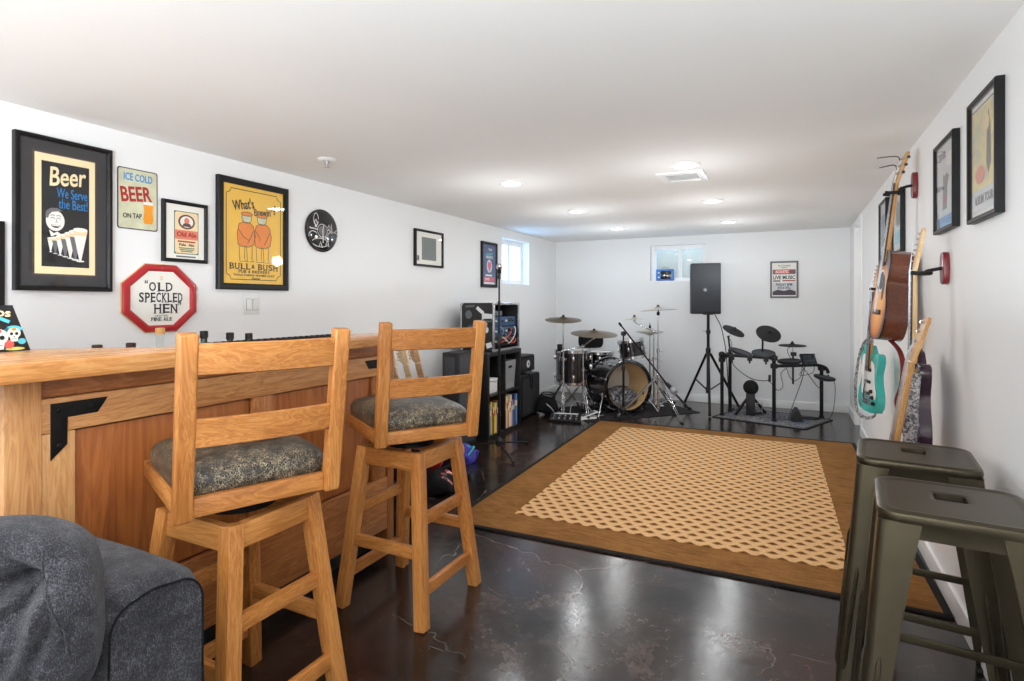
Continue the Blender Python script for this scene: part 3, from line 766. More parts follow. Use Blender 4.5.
# ================================================== swivel bar stools in wood
def bar_stool(label, loc, rz, seat_rz):
    t = thing('bar_stool', label, 'bar stool', loc, rz, 'wooden swivel bar stools')
    top, foot, zt = .135, .200, .655
    def legp(sx, sy, z): k = 1 - z / zt; h = top + (foot - top) * k; return V((sx * h, sy * h, z))
    for sx in (-1, 1):
        for sy in (-1, 1):
            MB().beam(legp(sx, sy, 0.001), legp(sx, sy, zt), .047, .047, up=(1, 0, 0), bev=.006).obj('leg', 'stool_wood', t)
    def rung(a, b, name, z, w=.024, d=.046):
        p, q = legp(*a, z), legp(*b, z); u = (q - p).normalized() * .018
        MB().beam(p + u, q - u, w, d, bev=.005).obj(name, 'stool_wood', t)
    for sx in (-1, 1):
        rung((sx, -1), (sx, 1), 'stretcher', .395); rung((sx, -1), (sx, 1), 'stretcher', .135)
    for sy in (-1, 1): rung((-1, sy), (1, sy), 'stretcher', .275)
    for a, b in (((-1, -1), (-1, 1)), ((1, -1), (1, 1)), ((-1, -1), (1, -1)), ((-1, 1), (1, 1))):
        rung(a, b, 'apron', .618, .026, .070)
    MB().lathe([(0, .650), (.10, .650), (.10, .662), (.085, .666), (.085, .678), (.10, .682), (.10, .692), (0, .692)], seg=28).obj('swivel_plate', 'black_steel', t)
    R = Matrix.Rotation(seat_rz - rz, 4, 'Z')
    # local seat frame: +y faces forward, the backrest stands at -y
    hw, back, front = .193, -.19, .285
    def M(x, y, z): return R @ V((x, y, z))
    def up(): return R.to_3x3() @ V((0, 0, 1))
    zr0, zr1 = .702, .752
    def rail(p, q, name):
        MB().beam(M(*p, (zr0 + zr1) / 2), M(*q, (zr0 + zr1) / 2), .026, zr1 - zr0, bev=.005).obj(name, 'stool_wood', t)
    rail((-hw + .022, back), (hw - .022, back), 'seat_rail'); rail((-hw - .012, front), (hw + .012, front), 'seat_rail')
    rail((-hw, back + .02), (-hw, front - .012), 'seat_rail'); rail((hw, back + .02), (hw, front - .012), 'seat_rail')
    MB().box((0, .0475, .742), (2 * hw - .026, front - back - .026, .012), M=R).obj('seat_board', 'bar_wood', t)
    # back posts lean slightly backwards
    for s in (-1, 1):
        MB().beam(M(s * hw, back - .004, .698), M(s * (hw + .002), back - .078, 1.176), .045, .036, up=tuple(R.to_3x3() @ V((0, -1, .15))), bev=.007, seg=3).obj('back_post', 'stool_wood', t)
    def slat(z0, z1, name):
        zc = (z0 + z1) / 2
        def yb(z): return back - .004 - .074 * (z - .69) / .486
        mb = MB(); n = 12; xs = [-(hw - .018) + 2 * (hw - .018) * i / n for i in range(n + 1)]
        rows = []
        for x in xs:
            bow = .022 * (1 - (x / hw) ** 2)
            rows.append([mb.bm.verts.new(M(x, yb(z) - bow + dy, z)) for dy, z in ((-.010, z0 + .003), (-.010, z1 - .003), (-.006, z1), (.006, z1), (.010, z1 - .003), (.010, z0 + .003), (.006, z0), (-.006, z0))])
        for a, b in zip(rows, rows[1:]):
            for k in range(8): mb.bm.faces.new((a[k], a[(k + 1) % 8], b[(k + 1) % 8], b[k]))
        mb.bm.faces.new(rows[0]); mb.bm.faces.new(rows[-1][::-1])
        o_ = V((random.random() * 5, random.random() * 5, random.random() * 5))
        for x, r in zip(xs, rows):
            for v in r: v[mb.g] = V((x, v.co.z, v.co.y * .2)) + o_
        mb.obj(name, 'stool_wood', t)
    slat(1.070, 1.150, 'back_slat'); slat(.886, .960, 'back_slat')
    # cushion
    def cush(u, v):
        a = u * 2 * PI; n = 9.0
        cx = math.copysign(abs(math.cos(a)) ** (2 / n), math.cos(a)); cy = math.copysign(abs(math.sin(a)) ** (2 / n), math.sin(a))
        ph = v * PI; s = max(0., math.sin(ph)) ** .34; z = math.cos(ph)
        hwz = .004 * noise.noise(V((cx * 2 + loc[0] * 9, cy * 2, z)))
        zz = .776 + (.052 * math.copysign(abs(z) ** .8, z)) + hwz + (.012 * (1 - (cx * s) ** 2) * (1 - (cy * s) ** 2) if z > 0 else 0)
        return M(cx * s * (hw + .007), .051 + cy * s * .237, max(zz, .7485))
    mb = MB(); mb.grid(cush, 72, 20, True); bmesh.ops.remove_doubles(mb.bm, verts=mb.bm.verts[:], dist=1e-4)
    mb.obj('seat_cushion', 'cracked_leather', t)['label'] = 'worn black leather seat cushion with pale cracks'
    return t
bar_stool('wooden ladder-back bar stool with cracked black leather seat, the one nearer the sofa', (-1.48, 1.152, 0), 0, rad(67.6))
bar_stool('wooden ladder-back bar stool with black seat standing nearer the rug and music shelf', (-1.46, 1.967, 0), 0, rad(56.6))

# ============================================== gunmetal stools by the wall
def metal_stool(label, loc, rz):
    t = thing('metal_stool', label, 'stool', loc, rz, 'gunmetal stools by the wall')
    s = .155
    def rr(h, r, n=6):
        out = []
        for cx, cy, a0 in ((h - r, h - r, 0), (-h + r, h - r, 90), (-h + r, -h + r, 180), (h - r, -h + r, 270)):
            for i in range(n + 1):
                a = rad(a0 + 90 * i / n); out.append((cx + r * math.cos(a), cy + r * math.sin(a)))
        return out
    # pressed seat with rolled rim, dished panel and hand slot
    mb = MB(); bm = mb.bm
    prof = [(s + .000, .700), (s + .001, .728), (s + .004, .736), (s + .006, .746), (s + .004, .755), (s - .004, .7605), (s - .013, .7605), (s - .019, .7578), (s - .024, .7575), (s - .032, .7575)]
    rings = []
    for h, z in prof: rings.append([bm.verts.new((x, y, z)) for x, y in rr(h, .045 if h > s - .01 else .035)])
    def slot_ring(k, z):
        # map ring points to a rounded slot
        base = rr(1, .3); return [bm.verts.new((x * .034 * k, .030 + y * .030 * k, z)) for x, y in base]
    n = len(rings[0])
    rings.append(slot_ring(1.35, .7575)); rings.append(slot_ring(1.18, .7575)); rings.append(slot_ring(1.0, .755)); rings.append(slot_ring(1.0, .742))
    for a, b in zip(rings, rings[1:]):
        for k in range(n): bm.faces.new((a[k], a[(k + 1) % n], b[(k + 1) % n], b[k]))
    inner = [bm.verts.new((x, y, .700)) for x, y in rr(s - .004, .043)]
    for k in range(n): bm.faces.new((rings[0][k], rings[0][(k + 1) % n], inner[(k + 1) % n], inner[k]))
    for v in bm.verts: v[mb.g] = v.co
    mb.obj('seat', 'gunmetal', t)
    # folded sheet legs, L-shaped in section, wide at the seat and tapering down
    for sx in (-1, 1):
        for sy in (-1, 1):
            mb = MB(); rows = []
            for k in range(9):
                f = k / 8; z = .735 * (1 - f) + .012 * f
                h = s + .003 + .062 * f; w = .086 - .050 * f ** .8
                th = .012 - .003 * f; r = .020
                pts = [(h - w, h), (h - r, h), (h - r * .4, h - r * .12), (h - r * .12, h - r * .4), (h, h - r), (h, h - w),
                       (h - th, h - w), (h - th, h - r - .002), (h - th - .004, h - th - .004), (h - r - .002, h - th), (h - w, h - th)]
                rows.append([mb.bm.verts.new((sx * x, sy * y, z)) for x, y in pts])
            m = len(rows[0])
            for a, b in zip(rows, rows[1:]):
                for k in range(m): mb.bm.faces.new((a[k], a[(k + 1) % m], b[(k + 1) % m], b[k]))
            mb.bm.faces.new(rows[0]); mb.bm.faces.new(rows[-1][::-1])
            for rw in rows:
                for v in rw: v[mb.g] = v.co
            leg = mb.obj('leg', 'gunmetal', t)
            h = s + .064
            MB().box((sx * (h - .017), sy * (h - .017), .007), (.040, .040, .014), bev=.004).obj('rubber_foot', 'black_rubber', leg)
            # pressed rib on the two outer faces
            for ax in (0, 1):
                def pt(z, off):
                    f = (.735 - z) / .723; hh = s + .0035 + .062 * f; w_ = .086 - .050 * f ** .8
                    a, b = hh + .0005, hh - w_ * .5
                    return (sx * (a if ax == 0 else b), sy * (b if ax == 0 else a), z)
                MB().tube([pt(z, 0) for z in (.42, .40, .30, .20, .12, .10)], [.001, .006, .006, .006, .006, .001], 8).obj('rib', 'gunmetal', leg)
    def hz(z): f = (.735 - z) / .723; return s - .006 + .062 * f
    for z, pairs in ((.30, 'x'), (.235, 'y')):
        h = hz(z)
        for sgn in (-1, 1):
            a, b = ((-h, sgn * (h - .004), z), (h, sgn * (h - .004), z)) if pairs == 'x' else ((sgn * (h - .004), -h, z), (sgn * (h - .004), h, z))
            MB().beam(a, b, .008, .024, bev=.002).obj('foot_bar', 'gunmetal', t)
    # under-seat X brace
    for sgn in (-1, 1): MB().beam((-s + .02, sgn * (s - .02), .690), (s - .02, -sgn * (s - .02), .690 + .007 * sgn), .022, .005, bev=.001).obj('brace', 'gunmetal', t)
    return t
metal_stool('gunmetal square metal stool with slotted seat, front one of the pair by the wall', (.356, 1.735, 0), rad(-5))
metal_stool('gunmetal square metal stool with slotted seat, the one closer to the hanging guitars', (.360, 2.235, 0), rad(-6))

# ====================================================================== rug
RUGM = Matrix.Translation((-.628, 4.245, .001)) @ Matrix.Rotation(rad(1.4), 4, 'Z')
t = thing('area_rug', 'large brown bordered rug with a cream basket-weave centre on the dark floor', 'rug', (-.628, 4.245, .001), rad(1.4))
RW, RL = 1.165, 1.52
MB().box((0, 0, .004), (2 * RW - .05, 2 * RL - .05, .008), bev=.002).obj('rug_field', 'rug_border', t)
mb = MB()
for s in (-1, 1):
    mb.box((s * (RW - .013), 0, .0045), (.03, 2 * RL, .010), bev=.003); mb.box((0, s * (RL - .013), .0045), (2 * RW - .028, .03, .010), bev=.003)
mb.obj('rug_binding', 'rug_binding', t)['label'] = 'black bound edge'
MB().box((-.005, .018, .0088), (1.71, 2.54, .004), bev=.001).obj('woven_centre', 'rug_weave', t)['label'] = 'cream and brown basket-weave centre'

# ===================================================================== sofa
t = thing('sofa', 'charcoal chenille sofa end with a rounded arm in front of the bar', 'sofa', (-1.40, .35, 0))
DZ = .028
def sup(u, v, c, h, n=4.0, m=3.0, wr=None):
    a = u * 2 * PI; p = (v - .5) * PI
    sg = lambda x, e: math.copysign(abs(x) ** e, x)
    P = V((h[0] * sg(math.cos(p), 2 / m) * sg(math.cos(a), 2 / n), h[1] * sg(math.cos(p), 2 / m) * sg(math.sin(a), 2 / n), h[2] * sg(math.sin(p), 2 / m)))
    return V(c) + (wr(P) if wr else P)
def puff(name, c, h, parent, n=5, m=4, wr=None, mat='charcoal_chenille', res=(72, 40)):
    mb = MB(); mb.grid(lambda u, v: sup(u, v, c, h, n, m, wr), res[0], res[1], True)
    bmesh.ops.remove_doubles(mb.bm, verts=mb.bm.verts[:], dist=1e-4)
    return mb.obj(name, mat, parent, 60)
# arm: rounded slab whose front end panel faces the room, set in world offsets from the root
def lump(P, s=5, a=.006): return P + V((noise.noise(P * s), noise.noise(P * s + V((3, 1, 7))), noise.noise(P * s + V((9, 4, 2))))) * a
def arm_sec(n=26):
    """arm cross-section in (y, z): rounded top"""
    pts = [(-.10, .06), (.10, .06), (.104, .30), (.104, .52)]
    for i in range(9):
        a = rad(i * 90 / 8); pts.append((.044 + .060 * math.cos(a), .590 + .060 * math.sin(a)))
    pts += [(.0, .656), (-.03, .655)]
    for i in range(9):
        a = rad(90 + i * 90 / 8); pts.append((-.046 + .056 * math.cos(a), .594 + .056 * math.sin(a)))
    pts += [(-.104, .50), (-.104, .30)]
    return pts
mb = MB(); rows = []; sec = arm_sec(); NX = 22
for i in range(NX + 1):
    f = i / NX; x = -.42 + .64 * f
    k = 1.0 if f < .93 else math.cos((f - .93) / .07 * PI / 2.6)
    k2 = 1.0 if f < .93 else 1 - .035 * ((f - .93) / .07) ** 2
    row = []
    for (y, z) in sec:
        P = V((x, y * (.90 + .10 * k), .06 + (z - .06) * k2 * 1.045)); P = lump(P, 6, .006) if i < NX else P
        row.append(mb.bm.verts.new((P.x, .372 + P.y, P.z)))
    rows.append(row)
for a, b in zip(rows, rows[1:]):
    for k in range(len(sec)): mb.bm.faces.new((a[k], a[(k + 1) % len(sec)], b[(k + 1) % len(sec)], b[k]))
mb.bm.faces.new(rows[0]); mb.bm.faces.new(rows[-1][::-1])
for r in rows:
    for v in r: v[mb.g] = v.co
mb.obj('armrest', 'charcoal_chenille', t, 50)
# welt around the end panel of the arm
pts = [(.2225, .372 + y * .93, .06 + (z - .06) * 1.005) for y, z in sec[2:-1]]
MB().tube(spline(pts, 3), .0024, 8).obj('welt', 'black_fabric', t)
puff('seat_base', (-.10, -.32, .20), (.33, .58, .14), t, 8, 8)
puff('seat_cushion', (-.06, -.04, .40), (.30, .295, .075), t, 6, 4, lambda P: lump(P, 4, .012))
puff('seat_cushion', (-.06, -.64, .40), (.30, .295, .075), t, 6, 4, lambda P: lump(P, 4, .012))
puff('backrest', (-.335, -.245, .36), (.085, .615, .32), t, 6, 5, lambda P: lump(P, 5, .01))
for sx in (-.32, .18):
    for sy in (.40, -.82): MB().cyl((sx, sy, .001), (sx, sy, .07), .022, .028, 14).obj('foot', 'black_plastic', t)
puff('armrest', (-.10, -.92, .33), (.32, .10, .29), t, 7, 5)

# big slouched pillow with wrinkles fanning from its corner seam
CREASE = [(172, .34, .030, .020), (187, .40, .024, .022), (200, .36, .020, .020), (213, .40, .026, .018), (228, .30, .022, .016), (243, .26, .022, .014), (150, .20, .020, .012), (262, .22, .018, .010), (300, .12, .016, .008)]
def pil(P):
    q = P.copy()
    # folds pulled out of the upper corner, as in a slumped cushion
    for ang, L, wd, dep in CREASE:
        c0 = V((.165, .105)); a = rad(ang); d = V((math.cos(a), math.sin(a)))
        r = V((P.y, P.z)) - c0; s_ = r.dot(d); w_ = r.x * -d.y + r.y * d.x + .018 * noise.noise(V((s_ * 9, ang, 1)))
        if s_ > 0:
            k = min(1, s_ / .04) * max(0, 1 - s_ / L) ** .7
            q.x -= (dep * 2.4 * k * math.exp(-(w_ / (wd * (.45 + 1.2 * s_))) ** 2) - dep * .45 * k * math.exp(-((w_ - wd * 1.1) / wd) ** 2)) * (1 if P.x > 0 else .2)
    g = (1 - abs(math.sin(P.z * 34 - P.y * 9 + 3.0 * noise.noise(P * 4.5)))) ** 2.5
    q.x -= .017 * g * max(0, 1 - abs(P.z + .05) / .2)
    q += V((noise.noise(P * 7), noise.noise(P * 7 + V((5, 2, 8))), noise.noise(P * 7 + V((1, 9, 3))))) * .014
    return q
PB = (-1.315, .432, .664)
p = thing('throw_pillow', 'large crumpled charcoal pillow slumped against the sofa arm', 'pillow', PB, rad(-38))
mb = MB(); mb.grid(lambda u, v: sup(u, v, (0, 0, 0), (.105, .235, .205), 3.6, 2.5, pil), 180, 110, True)
bmesh.ops.remove_doubles(mb.bm, verts=mb.bm.verts[:], dist=1e-4)
mb.obj('pillow_cover', 'charcoal_chenille', p, 60)
seam = [sup(.25 + (-.030 * math.sin(i / 23 * PI)) - .125, .74 - .26 * i / 23, (0, 0, 0), (.1085, .2385, .2085), 3.6, 2.5, pil) for i in range(24)]
MB().tube(seam, .0016, 6).obj('seam', 'charcoal_chenille', p)
# ============================================================ framed pictures
def frame_part(w, h, fw, dep, mat, parent, z0=.0, name='frame'):
    """mitred picture frame: one closed moulding"""
    mb = MB(); ow, oh = w / 2, h / 2; iw, ih = ow - fw, oh - fw
    prof = [(0, z0), (0, dep * .85), (.14, dep), (.6, dep * .97), (.86, dep * .80), (1, dep * .72), (1, z0)]
    loops = []
    for f, z in prof:
        x, y = ow + (iw - ow) * f, oh + (ih - oh) * f
        loops.append([mb.bm.verts.new(p) for p in ((-x, -y, z), (x, -y, z), (x, y, z), (-x, y, z))])
    n = len(loops)
    for i in range(n):
        a, b = loops[i], loops[(i + 1) % n]
        for k in range(4): mb.bm.faces.new((a[k], a[(k + 1) % 4], b[(k + 1) % 4], b[k]))
    for l in loops:
        for v in l: v[mb.g] = v.co
    return mb.obj(name, mat, parent, 25)
def sheet(w, h, z, mat, parent, name, cx=0, cy=0, th=.002):
    return MB().box((0, 0, 0), (w, h, th)).obj(name, mat, parent, loc=(cx, cy, z))
def glaze(w, h, z, parent): return MB().box((0, 0, z), (w, h, .0016)).obj('glazing', 'window_glass', parent)
def picture(name, label, cat, side, a, z, w, h, fw, dep, frame_mat, back_mat, back_name='print', group='framed pictures on the walls'):
    t = thing(name, label, cat, M=wallM(side, a, z, .001), group=group)
    frame_part(w, h, fw, dep, frame_mat, t)
    p = sheet(w - 2 * fw + .008, h - 2 * fw + .008, dep * .45, back_mat, t, back_name)
    return t, p, dep * .45 + .001

# --- large charcoal-matted beer poster
t, p, z = picture('framed_poster', 'largest black framed poster with charcoal mat, cream border and row of beer glasses', 'poster', 'L', 1.3945, 1.645, .385, .685, .022, .030, 'black_lacquer', 'mat_charcoal', 'mat_board')
q = sheet(.252, .548, z, 'print_brown', t, 'print', 0, 0, .002)
sheet(.243, .539, .0012, 'mat_charcoal', q, 'inner_line'); sheet(.238, .534, .0020, 'paper_cream', q, 'border'); pz = .0036
sheet(.188, .468, .0028, 'print_black', q, 'dark_field')
text('Beer', 0, .172, .084, 'paper_cream', q, pz + .001, w=.152, bold=.02, shear=.25, rot=rad(7))
text('We Serve', .025, .098, .044, 'print_blue', q, pz + .001, w=.122)
text('the Best!', .030, .050, .044, 'print_blue', q, pz + .001, w=.116)
# laughing waiter: generic ink drawing
f = flat(ell(-.042, -.028, .036, .046), 'paper_white', q, pz, 'waiter_face')
flat([(-.080, -.012), (-.078, .012), (-.060, .028), (-.035, .030), (-.012, .018), (-.030, .016), (-.055, .010), (-.066, -.004), (-.070, -.02)], 'print_grey', q, pz + .0008, 'waiter_hair')
for ex in (-.052, -.030): stroke(ell(ex, -.020, .007, .006, 8, 0, 180), .0022, 'print_black', q, pz + .0008)
for ex in (-.053, -.029): stroke(ell(ex, -.009, .009, .006, 8, 20, 160), .0024, 'print_black', q, pz + .0008)
flat(ell(-.040, -.046, .018, .014, 14, 180, 360), 'print_black', q, pz + .0008, 'waiter_mouth')
flat([(-.056, -.047), (-.024, -.047), (-.027, -.052), (-.053, -.052)], 'paper_white', q, pz + .0014, 'waiter_teeth')
stroke([(-.040, -.022), (-.034, -.034), (-.042, -.036)], .002, 'print_black', q, pz + .0008)
flat([(-.066, -.070), (-.048, -.084), (-.034, -.076), (-.020, -.086), (-.024, -.098), (-.040, -.090), (-.058, -.100)], 'paper_white', q, pz, 'bow_tie')
flat([(-.090, -.080), (-.070, -.070), (-.055, -.110), (-.075, -.150), (-.090, -.150)], 'print_grey', q, pz - .0002, 'waiter_coat')
for i in range(7):
    s = .42 + .58 * (i / 6) ** 1.2; cx = -.060 + .116 * (i / 6) ** 1.05; by = -.172 - .040 * (i / 6)
    g = flat([(cx - .004 * s, by + .012 * s), (cx + .004 * s, by + .012 * s), (cx + .026 * s, by + .128 * s), (cx - .026 * s, by + .128 * s)], 'print_grey' if i % 2 else 'paper_white', q, pz + .0006 + .0003 * i, 'beer_glass')
    flat([(cx - .0255 * s, by + .126 * s), (cx + .0255 * s, by + .126 * s), (cx + .030 * s, by + .150 * s), (cx - .030 * s, by + .150 * s)], 'print_peach', q, pz + .0008 + .0003 * i, 'beer')
    flat(ell(cx, by + .153 * s, .030 * s, .010 * s, 14), 'paper_white', q, pz + .0009 + .0003 * i, 'foam')
    flat(ell(cx, by + .008 * s, .017 * s, .004 * s, 12), 'paper_white', q, pz + .0006 + .0003 * i, 'glass_foot')
glaze(.347, .647, .0245, t)

# --- tin sign with a pint
t = thing('tin_sign', 'small cream tin sign with a pint of beer between two framed pictures', 'sign', M=wallM('L', 1.718, 1.772, .002))
def rrect(w, h, r, n=5):
    out = []
    for cx, cy, a0 in ((w / 2 - r, h / 2 - r, 0), (-w / 2 + r, h / 2 - r, 90), (-w / 2 + r, -h / 2 + r, 180), (w / 2 - r, -h / 2 + r, 270)):
        for i in range(n + 1): out.append((cx + r * math.cos(rad(a0 + 90 * i / n)), cy + r * math.sin(rad(a0 + 90 * i / n))))
    return out
MB().prism(rrect(.196, .306, .012), 0, .003).obj('sign_edge', 'print_plum', t)
MB().prism(rrect(.186, .296, .010), .0028, .0042).obj('sign_plate', 'print_sage', t); pz = .0048
text('ICE COLD', 0, .108, .036, 'print_sky', t, pz, w=.140, bold=.03)
text('BEER', -.012, .022, .072, 'print_brick', t, pz, w=.150, bold=.035, rot=rad(7))
text('ON TAP', -.028, -.086, .024, 'print_black', t, pz, w=.090, bold=.02, rot=rad(3))
flat([(.030, -.118), (.068, -.118), (.076, -.096), (.070, -.060), (.074, -.020), (.026, -.020), (.030, -.060), (.024, -.096)], 'print_amber', t, pz + .0008, 'pint_glass')
flat([(.026, -.021), (.074, -.021), (.073, -.006), (.027, -.006)], 'paper_white', t, pz + .0010, 'pint_foam')
for s in (-1, 1):
    for u in (-1, 1): MB().lathe([(0, .0052), (.003, .005), (.004, .0042)], Matrix.Translation((s * .085, u * .140, 0)), 10).obj('screw', 'steel', t)

# --- small black frame with an ale label
t, p, z = picture('framed_label', 'small black frame holding a beer label with a round portrait, above the octagonal sign', 'picture', 'L', 1.963, 1.634, .254, .330, .019, .022, 'black_lacquer', 'paper_white', 'mat_board')
q = sheet(.138, .232, z, 'print_green', t, 'print', .006, -.004)
MB().prism(rrect(.130, .224, .012), .0004, .0018).obj('label_face', 'print_peach', q)
flat(ell(0, .060, .047, .040), 'print_brown', q, .0022, 'oval'); flat(ell(0, .060, .037, .031), 'paper_white', q, .0028, 'portrait_ground')
flat(ell(0, .066, .015, .017, 18), 'print_salmon', q, .0033, 'portrait_head'); flat([(-.028, .034), (-.018, .050), (0, .056), (.018, .050), (.028, .034)], 'print_brown', q, .0033, 'portrait_shoulders')
flat(rect(-.066, -.036, .066, .014), 'print_salmon', q, .0022, 'band'); text('Old Ale', 0, -.010, .026, 'print_brick', q, .0030, w=.110, bold=.03)
flat(rect(-.050, -.052, .050, -.044), 'print_brick', q, .0022, 'stripe'); text('Pale  Ale', 0, -.066, .014, 'print_black', q, .0026, w=.085, bold=.02)
for k in range(3): flat(rect(-.045 + .006 * k, -.086 - .009 * k, .045 - .006 * k, -.081 - .009 * k), 'print_green', q, .0022, 'fine_line')
flat(rect(-.052, -.138, .058, -.130), 'print_grey', t, z + .0012, 'caption_line')

# --- octagonal ale sign
t = thing('pub_sign', 'octagonal white ale sign with a thick raised red rim', 'sign', M=wallM('L', 1.832, 1.272, .001))
def octo(r): return [(r * 1.10 * math.cos(rad(22.5 + 45 * i)), r * math.sin(rad(22.5 + 45 * i))) for i in range(8)]
mb = MB(); prof = [(.190, .0), (.191, .012), (.186, .020), (.178, .023), (.164, .023), (.157, .019), (.152, .010), (.152, 0.0)]
loops = [[mb.bm.verts.new((x, y, zz)) for x, y in octo(r)] for r, zz in prof]
for i in range(len(loops)):
    a, b = loops[i], loops[(i + 1) % len(loops)]
    for k in range(8): mb.bm.faces.new((a[k], a[(k + 1) % 8], b[(k + 1) % 8], b[k]))
mb.obj('rim', 'print_red', t, 25)
simple('print_buff', rgb(222, 190, 130), .5)
mb = MB(); loops = [[mb.bm.verts.new((x, y, zz)) for x, y in octo(r)] for r, zz in ((.1905, .002), (.1945, .002), (.1945, .007), (.1905, .007))]
for i in range(4):
    a, b = loops[i], loops[(i + 1) % 4]
    for k in range(8): mb.bm.faces.new((a[k], a[(k + 1) % 8], b[(k + 1) % 8], b[k]))
mb.obj('gold_edge', 'print_buff', t, 25)
MB().prism(octo(.1535), .004, .010).obj('sign_face', 'paper_white', t); pz = .0108
serif_text('\u201cOLD', -.012, .058, .045, 'print_black', t, .150, .02, pz)
serif_text('SPECKLED', 0, .002, .048, 'print_black', t, .232, .02, pz)
serif_text('HEN\u201d', .034, -.056, .047, 'print_black', t, .150, .02, pz)
serif_text('CRAFTED', 0, -.092, .009, 'print_grey', t, .070, .0, pz)
serif_text('FINE ALE', .002, -.110, .018, 'print_black', t, .112, .015, pz)
stroke(ell(0, .106, .008, .010, 12), .0018, 'print_amber', t, pz, closed=True); stroke([(0, .094), (0, .118)], .0018, 'print_amber', t, pz)

# --- yellow pub poster with two figures
t, p, z = picture('framed_poster', 'black framed yellow pub poster with two orange figures seen side by side', 'poster', 'L', 2.403, 1.659, .506, .664, .038, .030, 'black_lacquer', 'print_yellow')
P = p; pz = .0016
for k, (dx, dy) in enumerate(((.195, .270),)):
    pts = [(-dx + .03, -dy), (dx - .03, -dy)] + [(dx - .03 * math.cos(rad(a)), -dy + .03 * math.sin(rad(a))) for a in (90, 60, 30, 0)][::-1][0:0]
    outl = []
    for cx, cy, a0 in ((dx, dy, 270), (-dx, dy, 360), (-dx, -dy, 90), (dx, -dy, 180)):
        for i in range(6): a = rad(a0 - 90 * i / 5); outl.append((cx + .030 * math.cos(a), cy + .030 * math.sin(a)))
    stroke(outl, .0045, 'print_black', P, pz, 'border_line', True)
text("What's", -.078, .180, .058, 'print_black', P, pz + .001, w=.150, bold=.02, rot=rad(12))
text("Brewin'", .060, .150, .044, 'print_brown', P, pz + .0012, w=.130, bold=.02, rot=rad(6)); text('?', .148, .176, .056, 'print_black', P, pz + .001, bold=.02)
def figure(cx, s):
    b = [(cx - .055, -.06), (cx - .060, .01), (cx - .048, .062), (cx - .02, .078), (cx + .03, .076), (cx + .054, .055), (cx + .066, .0), (cx + .056, -.055), (cx + .02, -.072), (cx - .03, -.072)]
    flat(b, 'print_orange', P, pz, 'coat'); stroke(b, .0040, 'print_brown', P, pz + .0008, closed=True)
    h = ell(cx + .006 * s, .105, .034, .032, 20); flat(h, 'print_sage', P, pz + .0002, 'head'); stroke(h, .004, 'print_brown', P, pz + .0008, closed=True)
    flat(ell(cx + .006 * s, .128, .040, .012, 16), 'print_orange', P, pz + .0010, 'hat_brim'); stroke(ell(cx + .006 * s, .128, .040, .012, 16), .0035, 'print_brown', P, pz + .0016, closed=True)
    for lx in (-.028, .024):
        l = [(cx + lx - .020, -.066), (cx + lx + .020, -.066), (cx + lx + .017, -.145), (cx + lx + .034, -.158), (cx + lx - .014, -.162)]
        flat(l, 'print_yellow', P, pz + .0002, 'leg_drawing'); stroke(l, .004, 'print_brown', P, pz + .0008, closed=True)
    stroke([(cx - .05, .03), (cx - .02, -.01), (cx + .02 * s, -.03)], .004, 'print_brown', P, pz + .0009)
    stroke([(cx + .052, .03), (cx + .03, -.02), (cx + .01, -.05)], .004, 'print_brown', P, pz + .0009)
figure(-.062, 1); figure(.058, -1)
serif_text('BULL', -.103, -.192, .036, 'print_black', P, .150, .02, pz); text('&', -.012, -.190, .024, 'print_black', P, pz + .001, bold=.02); serif_text('BUSH', .098, -.192, .036, 'print_black', P, .155, .02, pz)
serif_text('PUB & BREWERY', .0, -.222, .016, 'print_black', P, .230, .02, pz)
serif_text('"WORLD FAMOUS BREWING ALES"', .0, -.243, .011, 'print_black', P, .300, .02, pz)
text('Denver', .01, -.262, .014, 'print_black', P, pz, w=.06, bold=.02)
glaze(.44, .60, .023, t)

# --- round black record clock
t = thing('wall_clock', 'round black wall clock made from an etched vinyl record', 'clock', M=wallM('L', 2.962, 1.756, .001), group=None)
MB().lathe([(0, 0), (.146, 0), (.150, .003), (.150, .012), (.146, .015), (0, .015)], seg=56).obj('disc', 'black_gloss', t); pz = .0165
simple('etched', rgb(214, 212, 208), .6)
stroke(ell(0, .0, .046, .046, 30), .004, 'etched', t, pz, closed=True); flat(ell(0, 0, .034, .034), 'print_grey', t, pz, 'label_disc')
stroke(ell(0, 0, .138, .138, 48), .0018, 'print_grey', t, pz, closed=True)
for (cx, cy, rx, ry, a0, a1) in ((-.02, -.085, .075, .030, 20, 170), (-.02, -.085, .075, .030, 200, 350), (.10, -.03, .05, .03, 0, 200), (-.06, .075, .022, .042, 0, 360), (.095, .02, .04, .02, 180, 360), (-.085, -.04, .04, .03, 30, 200)):
    stroke(ell(cx, cy, rx, ry, 20, a0, a1), .005, 'etched', t, pz, 'etching')
for pts in ([(-.075, .055), (-.060, .075), (-.045, .040)], [(-.06, .02), (-.075, .05)], [(-.12, .012), (-.04, .004)], [(.05, .025), (.06, .05), (.07, .01), (.085, .06), (.09, .005)], [(.03, -.10), (.05, -.06), (.06, -.11)], [(-.03, -.11), (-.02, -.08), (.0, -.12)]):
    stroke(pts, .008, 'etched', t, pz + .0003, 'etching')
stroke([(0, .004), (.004, -.085)], .007, 'paper_white', t, pz + .0030, 'minute_hand'); stroke([(0, 0), (.008, .038)], .007, 'paper_white', t, pz + .0036, 'hour_hand')
MB().lathe([(0, pz + .006), (.006, pz + .005), (.007, .015)], seg=14).obj('hub', 'steel', t)

